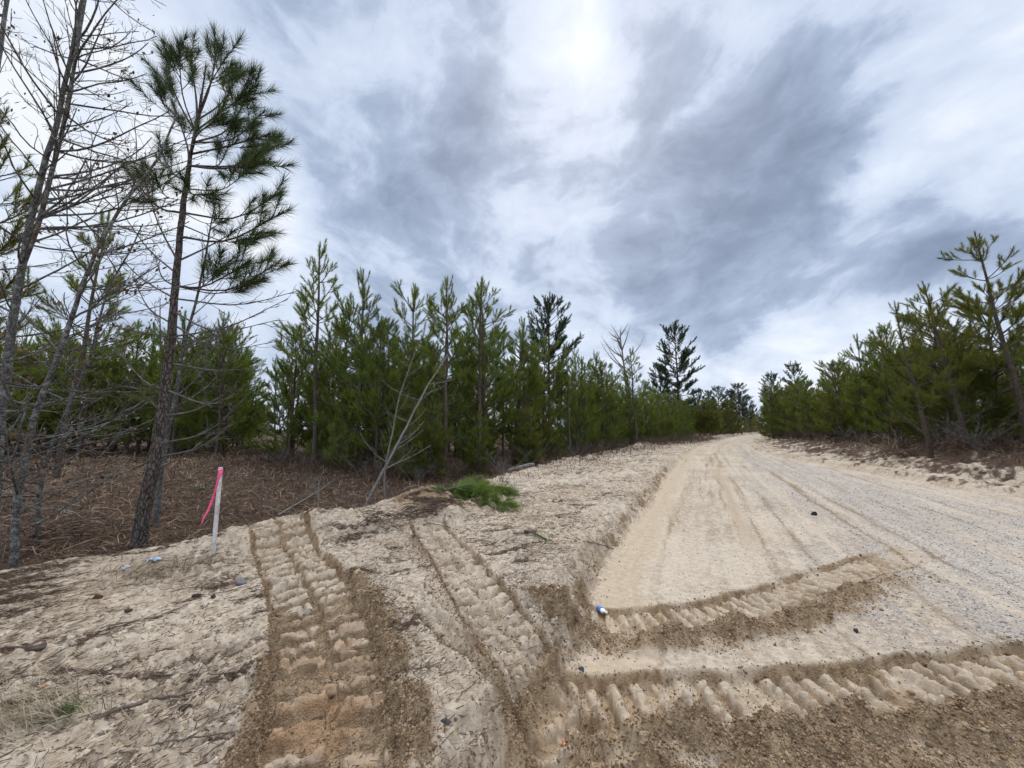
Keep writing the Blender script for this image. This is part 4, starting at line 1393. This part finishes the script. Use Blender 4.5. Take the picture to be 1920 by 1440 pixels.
for px, py, s, lab in ((1770, 842, 1.5, 'large leafless thicket of grey stems between the two bare right bank trunks'), (790, 890, 1.3, 'large twiggy grey bush just right of the leaning dead tree')):
    p = GP(px, py, .6 if px > 1500 else .1)
    place(shr[1], USED, p, 1.0, s, lab, None)
# low pine seedlings at the foot of the left stand
seed_p = [pine_proto('pine_sapling', '', 700 + k, H=1.8, r0=.02, live0=.08, spread=.8, gap=.28, nb=(4, 5), per_m=150, ln=.17, wd=.007, leader=.4, nmat=M_NEEDLE_F if k else M_NEEDLE, lean=.1) for k in range(2)]
for px, py, h, lab in ((640, 888, 1.0, 'small green pine sapling at the foot of the reddish trunk'), (880, 882, 1.1, 'yellow-green pine sapling between the wand-topped pine and the close pair'), (765, 900, .8, 'low green sapling right under the leaning dead tree'),
                       (985, 872, 1.0, 'small green sapling in the brush above the grey log'), (600, 872, .9, 'low dark sapling beside the corner pine'), (1110, 853, 1.2, 'small sapling at the edge of the left stand near the white berm')):
    place(seed_p[px % 2], USED, GP(px, py), px * .7, h, lab, None)
for s in np.arange(1.0, fs[-1], 1.15):
    i = min(np.searchsorted(fs, s), 239)
    dv = nrm(fl[min(i + 1, 239)] - fl[max(i - 1, 0)])
    p = fl[i] + np.array([-dv[1], dv[0]]) * rg2.uniform(.3, 2.2) + rg2.normal(0, .3, 2)
    k = young[rg2.integers(6)] if rg2.random() < .6 else bushy[rg2.integers(3)]
    hh = rg2.uniform(1.4, 3.2) / (8.0 if k in young else 6.0)
    place(k, USED, (p[0], p[1], gz(*p) - .05), rg2.uniform(0, 6.28), hh, 'low young pine, shoulder high to twice that, filling the foot of the left stand', 'low young pines at the foot of the left stand')
# reddish undergrowth: dry fern and grass at the edges
e_l = np.exp(-((pline(gx, gy, FRONTLINE)[0] + .1) / 1.5) ** 2) * (LAND['road'] < .1) * (LAND['edge'] < 0)
e_r = np.exp(-((LAND['edge'] - 5.0) / 1.0) ** 2)
rg = np.random.default_rng(12)
idx = pick((e_l + e_r) * inview / (1 + (rad_ / 12) ** 1.5) * (rad_ < 80), 26000, rg)
P = spot(idx, rg)
P[:, :2] += rg.normal(0, .08, (len(P), 2))
ln = rg.uniform(.15, .55, len(P))
wd = rg.uniform(.005, .011, len(P)) * (.5 + .045 * rad_[idx])
V, F4, F3 = strands(P, ln, wd, rg, .9, None, .5, -.02)
mb = MB()
mb.add(V, F4, F3, tone=rep(np.clip(rg.normal(.4, .3, len(P)), 0, 1), 5))
M_FERN = simple_material('dry_fern', (.045, .027, .018), (.15, .09, .054), 3., .85, .2, tone=True)
tag(mb.build('undergrowth', M_FERN), 'reddish brown dry undergrowth along the edges of the pine stands', 'undergrowth', kind='stuff')
log('brush')

# ------------------------------------------------------------------ the stake with its ribbon
sb = GP(400, 1036)
top = W(414, 876, sb[1])
root = empty('survey_stake', sb, 'white survey stake with pink ribbon, driven in at the sand edge', 'stake')
M_WHITE = simple_material('stake_paint', (.40, .37, .33), (.76, .74, .71), 16., .6, .3, .001)
M_PINK = simple_material('pink_flagging', (.80, .06, .20), (.90, .11, .28), 12., .45, .4)


def box_path(P, w, d, side):
    """flat lath along path P"""
    P = np.asarray(P, float)
    t = nrm(np.gradient(P, axis=0))
    s = nrm(side - t * (t @ side)[:, None])
    n = np.cross(t, s)
    w = np.broadcast_to(w, (len(P),))[:, None]
    d = np.broadcast_to(d, (len(P),))[:, None]
    ring = np.stack([P - s * w - n * d, P + s * w - n * d, P + s * w + n * d, P - s * w + n * d], 1)
    V = ring.reshape(-1, 3)
    i = np.arange(len(P) * 4).reshape(-1, 4)
    F = np.stack([i[:-1], np.roll(i[:-1], -1, 1), np.roll(i[1:], -1, 1), i[1:]], -1).reshape(-1, 4)
    return V, np.vstack([F, i[:1, ::-1], i[-1:]])


axis = top - sb
lp = np.array([axis * u for u in (-.12, 0, .3, .6, .9, .992, 1.0)])
V, F = box_path(lp, np.array([.005, .018, .0185, .0185, .0185, .0185, .017]), np.array([.004, .0085, .0085, .0085, .0085, .0085, .0075]), np.array([1., .25, 0]))
mb = MB()
mb.add(V, F)
mb.build('post', M_WHITE, root)
mb = MB()
for k in range(3):
    u = .93 + .017 * k
    a = np.linspace(0, 2 * np.pi, 21)
    c = axis * u
    P = c + np.stack([np.cos(a) * .022, np.sin(a) * .0135 + .0055 * np.cos(a), .004 * np.sin(2 * a + k)], 1)
    V, F = box_path(P, .011, .0009, np.array([0, 0, 1.]))
    mb.add(V, F)
mb.build('ribbon_wrap', M_PINK, root)
hang = [W(a, b, sb[1] - .03 - .02 * k) - sb for k, (a, b) in enumerate(((414, 884), (409, 900), (403, 922), (394, 948), (384, 968), (377, 983)))]
P = resample(hang, 30)
uu = np.linspace(0, 1, 30)
mb = MB()
tw = .5 + .9 * np.sin(uu * 5)
sd = np.stack([np.cos(tw), np.sin(tw), np.zeros(30)], 1)
t = nrm(np.gradient(P, axis=0))
s = nrm(sd - t * np.sum(sd * t, 1, keepdims=True)) * .0115
nn = np.cross(t, nrm(s)) * .0006
P = P + nrm(np.cross(t, s)) * (.0025 * np.sin(uu * 23)[:, None] + .0015 * np.sin(uu * 51)[:, None]) * uu[:, None]
ring = np.stack([P - s - nn, P + s - nn, P + s + nn, P - s + nn], 1)
i4 = np.arange(120).reshape(-1, 4)
F = np.stack([i4[:-1], np.roll(i4[:-1], -1, 1), np.roll(i4[1:], -1, 1), i4[1:]], -1).reshape(-1, 4)
mb.add(ring.reshape(-1, 3), np.vstack([F, i4[:1, ::-1], i4[-1:]]))
mb.build('ribbon_tail', M_PINK, root)


# ------------------------------------------------------------------ small things lying about
def rock(name, px, py, size, label, ca, cb, flat=.6, seed=0, cat='stone', z0=.1):
    rg = np.random.default_rng(seed)
    name = cat.replace(' ', '_')
    p = GP(px, py, z0)
    import bmesh
    bm = bmesh.new()
    bmesh.ops.create_icosphere(bm, subdivisions=3, radius=1.0)
    V = np.array([v.co[:] for v in bm.verts])
    F = np.array([[v.index for v in f.verts] for f in bm.faces])
    bm.free()
    o = rg.uniform(0, 50, 3)
    r = 1 + .45 * gnoise(V[:, 0] + o[0], V[:, 1] + V[:, 2] * .7 + o[1], 1.2, seed) + .14 * gnoise(V[:, 0] - V[:, 2] + o[2], V[:, 1], 3.2, seed + 1)
    for k in range(7):                      # broken faces
        n = nrm(rg.normal(0, 1, 3))
        dmax = rg.uniform(.55, .85)
        ex = np.maximum(V @ n * r - dmax, 0)
        r = r - ex * .85
    V = V * r[:, None] * np.array([1, rg.uniform(.6, .9), flat]) * size
    a = rg.uniform(0, 6.28)
    V = np.stack([V[:, 0] * math.cos(a) - V[:, 1] * math.sin(a), V[:, 0] * math.sin(a) + V[:, 1] * math.cos(a), V[:, 2] + size * flat * .35], 1)
    m = simple_material(name + '_surface', ca, cb, 1.2 / size, .9, .25, size * .06)
    o = mesh_obj(name, V, [F], m)
    o.location = p
    return tag(o, label, cat)


rock('stone', 452, 1094, .055, 'fist-sized grey stone on the sand below the pink-ribboned stake', (.12, .11, .12), (.22, .21, .22), .55, 1)
rock('stone', 1526, 966, .05, 'small black lump standing on the gravel road', (.012, .012, .012), (.03, .028, .026), 1.0, 2)
rock('stone', 1605, 1184, .026, 'dark pebble on the sand between the two curved ruts', (.02, .02, .02), (.06, .058, .055), .8, 3)
rock('stone', 1090, 1277, .022, 'dark grey pebble at the left start of the lower curved rut', (.04, .04, .045), (.10, .10, .11), .7, 4)
rock('stone', 836, 1356, .026, 'charcoal lump on the pale sand between the two straight ruts', (.03, .03, .032), (.09, .088, .086), .6, 5)
rock('stone', 1902, 1390, .017, 'pale grey pebble in the brown spoil at the lower right corner', (.35, .35, .36), (.5, .5, .5), .7, 6)
rock('stone', 240, 1147, .03, 'dark bark chip lying on the sand at the left', (.035, .022, .016), (.08, .05, .035), .5, 7, 'bark chip')
rock('stone', 182, 1125, .034, 'upright rusty bark chip on the sand, left of the others', (.06, .028, .016), (.11, .055, .03), 1.1, 8, 'bark chip')
rock('stone', 368, 1119, .036, 'black rotten wood lump on the sand under the grey stone', (.018, .014, .011), (.05, .04, .03), .6, 9, 'wood lump')
rock('stone', 400, 1121, .025, 'smaller dark wood lump right beside the black one', (.022, .016, .012), (.06, .045, .033), .7, 10, 'wood lump')
rock('stone', 66, 1218, .045, 'cracked dark clod low on the sand at the left edge', (.05, .036, .028), (.11, .08, .06), .45, 11, 'clod')
rock('stone', 345, 1332, .03, 'mossy dark clump on the sand right of the long stick', (.02, .022, .012), (.06, .06, .035), .6, 12, 'clod')
rock('clod', 655, 1226, .05, 'broken clod standing in the middle of the left straight rut', (.19, .125, .075), (.36, .25, .16), .8, 13, 'clod')
rock('clod', 618, 1300, .055, 'biggest orange-brown clod in the left straight rut, near the picture bottom', (.20, .12, .065), (.36, .24, .14), .7, 14, 'clod')
rock('clod', 628, 1268, .035, 'smaller brown clod in the left straight rut, above the biggest one', (.20, .12, .065), (.34, .23, .14), .7, 15, 'clod')
rock('clod', 1262, 1172, .04, 'rounded moist clod on the spoil of the upper curved rut', (.18, .12, .07), (.33, .23, .14), .7, 16, 'clod')


def stick(name, pts, r0, r1, label, mat, nsub=0, seed=0, cat='stick', lift=.012, z0=.1):
    rg = np.random.default_rng(seed)
    P = np.array([GP(a, b, z0) for a, b in pts])
    P[:, 2] += lift
    base = P[0].copy()
    pth = resample(P, 14)
    pth[1:-1] += rg.normal(0, r0 * .5, (12, 3))
    mb = MB()
    V, F = tubes((pth - base)[None], np.linspace(r0, r1, 14)[None], 7)
    mb.add(V, F)
    if nsub:
        s_, _ = side_paths(pth, rg, nsub, .2, .95, lambda u: np.linalg.norm(pth[-1] - pth[0]) * .2, .6, 5, .1, .15)
        V, F = tubes(np.array(s_) - base, np.linspace(r1, r1 * .5, 5)[None].repeat(len(s_), 0), 4)
        mb.add(V, F)
    o = mb.build(name, mat, None, True)
    o.location = base
    return tag(o, label, cat)


M_STICK = simple_material('dead_stick', (.075, .055, .042), (.17, .13, .10), 30., .85, .25, .002)
stick('stick', [(172, 1355), (260, 1326), (358, 1304)], .010, .006, 'thick split stick lying on the sand near the lower left', M_STICK, 0, 1)
stick('stick', [(200, 1270), (300, 1270), (412, 1269)], .005, .0035, 'long straight thin stick lying level above the split stick', M_STICK, 2, 2)
stick('stick', [(205, 1176), (290, 1160), (352, 1139)], .005, .003, 'thin twig lying on the sand below the dark wood lumps', M_STICK, 3, 3)
stick('stick', [(0, 1290), (50, 1262), (120, 1230)], .006, .0035, 'thin twig running out at the left picture edge', M_STICK, 2, 4)
stick('stick', [(392, 1390), (424, 1391), (418, 1405), (380, 1425)], .005, .003, 'short hooked twig on the sand left of the left rut', M_STICK, 0, 5)
stick('stick', [(290, 1405), (360, 1390), (440, 1378)], .004, .0025, 'reddish pine twig lying just above the hooked twig', M_STICK, 4, 6)
stick('stick', [(520, 975), (560, 950), (600, 925), (640, 890)], .012, .005, 'long dead branch lying on the brown clearing near the leaning tree', M_DEADWOOD, 6, 7, 'branch', .06)
stick('stick', [(775, 1000), (800, 985), (845, 990)], .007, .004, 'broken root sticking out of the brown heap', M_STICK, 5, 8, 'root')
stick('stick', [(1150, 1030), (1120, 1022), (1060, 1010)], .006, .004, 'thin branch lying across the bank beside the gutter', M_STICK, 6, 9)
rgb = np.random.default_rng(55)
for k in range(16):
    px, py = rgb.uniform(40, 640), rgb.uniform(885, 985)
    if abs(px - 270) < 40 or abs(px - 405) < 30:
        continue
    a = rgb.normal(0, .35)
    L = rgb.uniform(25, 70)
    o = stick('stick', [(px, py), (px + L * .5, py - L * .1 * math.sin(a)), (px + L, py - L * .25 * math.sin(a * 2))], rgb.uniform(.008, .014), .004, 'thin dead branch lying in the litter of the brown clearing', M_DEADWOOD if k % 2 else M_STICK, 5, 200 + k, 'branch', .05)
    o['group'] = 'dead branches scattered over the clearing'
# two sticks poked in the ground
for k, (a, b, c, d, lab) in enumerate(((560, 938, 612, 880, 'slanting dead branch stuck in the clearing left of the leaning tree'), (596, 950, 597, 905, 'short upright pale stick in the clearing'))):
    p = GP(a, b)
    q_ = W(c, d, p[1] + .1)
    pth = resample([p - [0, 0, .05], .5 * (p + q_) + [.01, 0, .01], q_], 12)
    mb = MB()
    V, F = tubes((pth - p)[None], np.linspace(.013, .006, 12)[None], 6)
    mb.add(V, F)
    s_, _ = side_paths(pth, np.random.default_rng(k), 5, .3, .95, lambda u: .22, .6, 5, .1, .15)
    V, F = tubes(np.array(s_) - p, np.linspace(.005, .003, 5)[None].repeat(5, 0), 4)
    mb.add(V, F)
    o = mb.build('dead_branch', M_DEADWOOD, None, True)
    o.location = p
    tag(o, lab, 'branch')
# grey log at the brush line
pa, pb = GP(950, 889), GP(1002, 881)
ax = pb - pa
pth = resample([pa + [0, 0, .07], .5 * (pa + pb) + [0, 0, .085], pb + [0, 0, .07]], 10)
mb = MB()
V, F = tubes((pth - pa)[None], np.array([[.05, .085, .09, .088, .09, .085, .082, .085, .08, .05]]), 10)
mb.add(V, F, np.array([list(range(9, -1, -1))]), np.array([list(range(90, 100))]))
o = mb.build('log', M_DEADWOOD, None, True)
o.location = pa
tag(o, 'short grey log lying in the brush beside the pale bank', 'log')


def bough(name, pts, label, n, L, seed, spread=.9, ln=.2, wd=.0045, per_m=260, mat=M_NEEDLE_F):
    rg = np.random.default_rng(seed)
    P = np.array([GP(a, b) + [0, 0, h] for a, b, h in pts])
    base = P[0].copy()
    main_ = resample(P, 12)
    root = empty(name, base, label, 'pine bough')
    s_, _ = side_paths(main_, rg, n, .12, .98, lambda u: L * (.4 + .6 * (1 - u)), .55 * spread, 6, -.25, .07)
    s2 = []
    for c in s_:
        s2 += side_paths(c, rg, 3, .25, .9, lambda u: L * .35, .5, 6, 0, .07)[0]
    S = np.array(s_ + s2 + [resample(main_[4:], 6)])
    S[:, :, 2] = np.maximum(S[:, :, 2], P[:, 2].min() + .02)
    mb = MB()
    V, F = tubes((main_ - base)[None], np.linspace(.018, .006, 12)[None], 6)
    mb.add(V, F)
    V, F = tubes(S - base, np.linspace(.007, .003, 6)[None].repeat(len(S), 0), 4)
    mb.add(V, F)
    mb.build('stem', M_BARK_Y, root)
    mb = MB()
    V, F, t = needles(rg, S - base, .15, per_m, ln, wd, (.2, .6), .35)
    mb.add(V, F, tone=t)
    mb.build('needles', mat, root)
    return root


bough('cut_pine_bough', [(830, 938, .05), (885, 930, .20), (948, 932, .10)], 'large fresh green cut pine bough lying on the bank behind the brown heap', 32, .46, 61, 1.25, .25, .006, 520)
bough('cut_pine_bough', [(850, 930, .06), (900, 940, .12), (945, 955, .04)], 'lower green branch of cut pine trailing in front of the large bough', 12, .4, 62, 1.3, .24, .006, 450)
bough('pine_sprig', [(985, 998, .02), (1005, 1006, .03), (1022, 1015, .02)], 'small blue-green pine sprig lying on the pale bank below the cut bough', 3, .12, 63, .8, .13, .004, 160)


def grass_tuft(px, py, n, h, label, mat, seed, spread=.25, lean=None, z0=.1, wd=.004):
    rg = np.random.default_rng(seed)
    p = GP(px, py, z0)
    P = np.stack([rg.normal(0, spread, n), rg.normal(0, spread * .6, n), np.zeros(n)], 1)
    P[:, 2] = ground(P[:, 0] + p[0], P[:, 1] + p[1]) - p[2]
    az_ = rg.uniform(0, 6.28, n) if lean is None else rg.normal(lean, .5, n)
    V, F4, F3 = strands(P, h * rg.uniform(.5, 1.2, n), np.full(n, wd), rg, .75, az_, .5, -.005)
    mb = MB()
    mb.add(V, F4, F3, tone=rep(rg.random(n), 5))
    o = mb.build('grass_tuft', mat)
    o.location = p
    return tag(o, label, 'grass tuft')


M_GREENGRASS = simple_material('green_grass', (.06, .075, .03), (.15, .16, .06), 5., .8, .2, tone=True)
grass_tuft(80, 1345, 420, .22, 'flattened dry grass tuft with grey straw near the lower left corner', M_DRYGRASS, 71, .17, R(200), wd=.0028)
grass_tuft(140, 1335, 120, .13, 'little green grass tuft beside the flattened dry tuft', M_GREENGRASS, 72, .06, R(200), wd=.003)
grass_tuft(290, 1078, 500, .25, 'bleached straw tuft on the sand crest below the tall lone pine', M_DRYGRASS, 73, .25, R(20), wd=.004)
grass_tuft(1668, 845, 160, 1.5, 'tall pale dry grass clump at the foot of the right stand', M_DRYGRASS, 74, .3, None, .6, .012)
grass_tuft(378, 918, 220, .22, 'sparse green grass patch on the brown clearing behind the stake', M_GREENGRASS, 75, .4, None, .05, .006)


def root_clump(px, py, size, label, seed, mat, z0=.5, n=70):
    rg = np.random.default_rng(seed)
    p = GP(px, py, z0)
    P = []
    for k in range(n):
        a = rg.uniform(0, 6.28)
        s = np.array([rg.normal(0, .35), rg.normal(0, .22), abs(rg.normal(.12, .12))]) * size
        P.append(arc(s, a, rg.uniform(-.2, .7), rg.uniform(-1.0, .2), size * rg.uniform(.2, .6), 7, rg, .5))
    P = np.array(P)
    P[:, :, 2] = np.maximum(P[:, :, 2], -.02)
    mb = MB()
    V, F = tubes(P, np.linspace(.008, .003, 7)[None].repeat(n, 0) * rg.uniform(.4, 1.4, (n, 1)) * (size / .8), 4)
    mb.add(V, F, tone=np.repeat(rg.random(n), 28))
    o = mb.build('root_clump', mat)
    o.location = p
    return tag(o, label, 'root clump')


root_clump(1692, 852, 1.0, 'reddish brown tangle of uprooted brush on the right bank, farther one', 81, M_FERN, n=160)
root_clump(1800, 860, 1.1, 'reddish brown tangle of uprooted brush on the right bank, nearer one', 82, M_FERN, n=180)
root_clump(1570, 852, .7, 'small dark brush tangle at the start of the right bank', 83, M_TWIG_R, .3, 70)
root_clump(482, 850, 1.3, 'low reddish brush heap at the mouth of the lane', 84, M_FERN, .1, 150)
root_clump(790, 968, .55, 'dark twig tangle on top of the brown sand heap', 85, M_TWIG_R, .4, 90)
root_clump(715, 985, .5, 'dark twig tangle between the white sand heap and the brown heap', 86, M_TWIG_R, .3, 90)
root_clump(130, 1010, .8, 'fallen twig tangle on the clearing beside the grey trunks', 87, M_TWIG_R, .1, 90)

# crushed bottle with a blue label
bp_ = GP(1126, 1152)
root = empty('plastic_bottle', bp_ + [0, 0, .02], 'crushed clear plastic bottle with a blue label in the gutter', 'bottle')
M_PET = simple_material('clear_plastic', (.72, .76, .80), (.86, .88, .90), 30., .15, .5)
M_BLUE = simple_material('blue_label', (.03, .10, .45), (.10, .22, .62), 40., .35, .4)
d_ = nrm(np.array([.5, -1., .12]))
uu = np.linspace(-.055, .075, 14)
rd = np.array([.012, .024, .027, .025, .027, .022, .026, .025, .023, .027, .021, .012, .0095, .0095])
P = uu[:, None] * d_
V, F = tubes(P[None], rd[None], 12)
V = V * np.array([1, 1, .8]) + np.random.default_rng(5).normal(0, .0012, V.shape)
mb = MB()
mb.add(V, F, np.array([list(range(11, -1, -1))]))
mb.build('bottle_shell', M_PET, root, True)
V, F = tubes((np.linspace(-.028, .022, 5)[:, None] * d_)[None], np.array([[.0285, .0275, .0285, .027, .0285]]), 12)
mb = MB()
mb.add(V * np.array([1, 1, .85]), F)
mb.build('bottle_label', M_BLUE, root, True)
V, F = tubes((np.array([.074, .0745, .088, .0885])[:, None] * d_)[None], np.array([[.006, .0125, .0125, .006]]), 12)
mb = MB()
mb.add(V, F, np.array([list(range(36, 48))]))
mb.build('bottle_cap', simple_material('white_cap', (.7, .72, .75), (.8, .8, .82)), root, True)


def scrap(px, py, w, h, label, ca, cb, seed, cat='plastic scrap'):
    rg = np.random.default_rng(seed)
    p = GP(px, py)
    n = 9
    a, b = np.meshgrid(np.linspace(-1, 1, n), np.linspace(-1, 1, n), indexing='ij')
    rr_ = 1 + .2 * gnoise(a.ravel(), b.ravel(), 1.5, seed)
    X = np.stack([a.ravel() * w * rr_, b.ravel() * h * rr_, np.abs(gnoise(a.ravel() + seed, b.ravel(), 1.6, seed)) * w * .7 + .006], 1)
    i = np.arange(n * n).reshape(n, n)
    F = np.stack([i[:-1, :-1], i[1:, :-1], i[1:, 1:], i[:-1, 1:]], -1).reshape(-1, 4)
    V = np.vstack([X, X - [0, 0, .0015]])
    o = mesh_obj('plastic_scrap', V, [F, F[:, ::-1] + n * n], simple_material('scrap_surface', ca, cb, 25., .35, .4), None, True)
    o.location = p
    o.rotation_euler = (0, 0, rg.uniform(0, 3))
    return tag(o, label, cat)


scrap(287, 1054, .055, .035, 'crumpled pale blue plastic scrap at the sand edge below the tall pine', (.25, .38, .60), (.45, .55, .72), 91)
scrap(238, 1066, .05, .03, 'crumpled whitish lavender scrap left of the pale blue one', (.42, .42, .52), (.6, .6, .68), 92)
scrap(1055, 1396, .014, .008, 'tiny orange-red scrap on the smooth sand at the bottom', (.6, .12, .04), (.7, .2, .08), 93)
scrap(82, 1288, .016, .012, 'tiny orange flake on the sand by the dry tuft', (.55, .2, .07), (.65, .28, .1), 94, 'flake')
scrap(536, 892, .10, .03, 'splintered pale wood chip on the clearing under the corner pine', (.48, .36, .22), (.6, .48, .32), 95, 'wood chip')
log('done, objects %d' % len(bpy.data.objects))
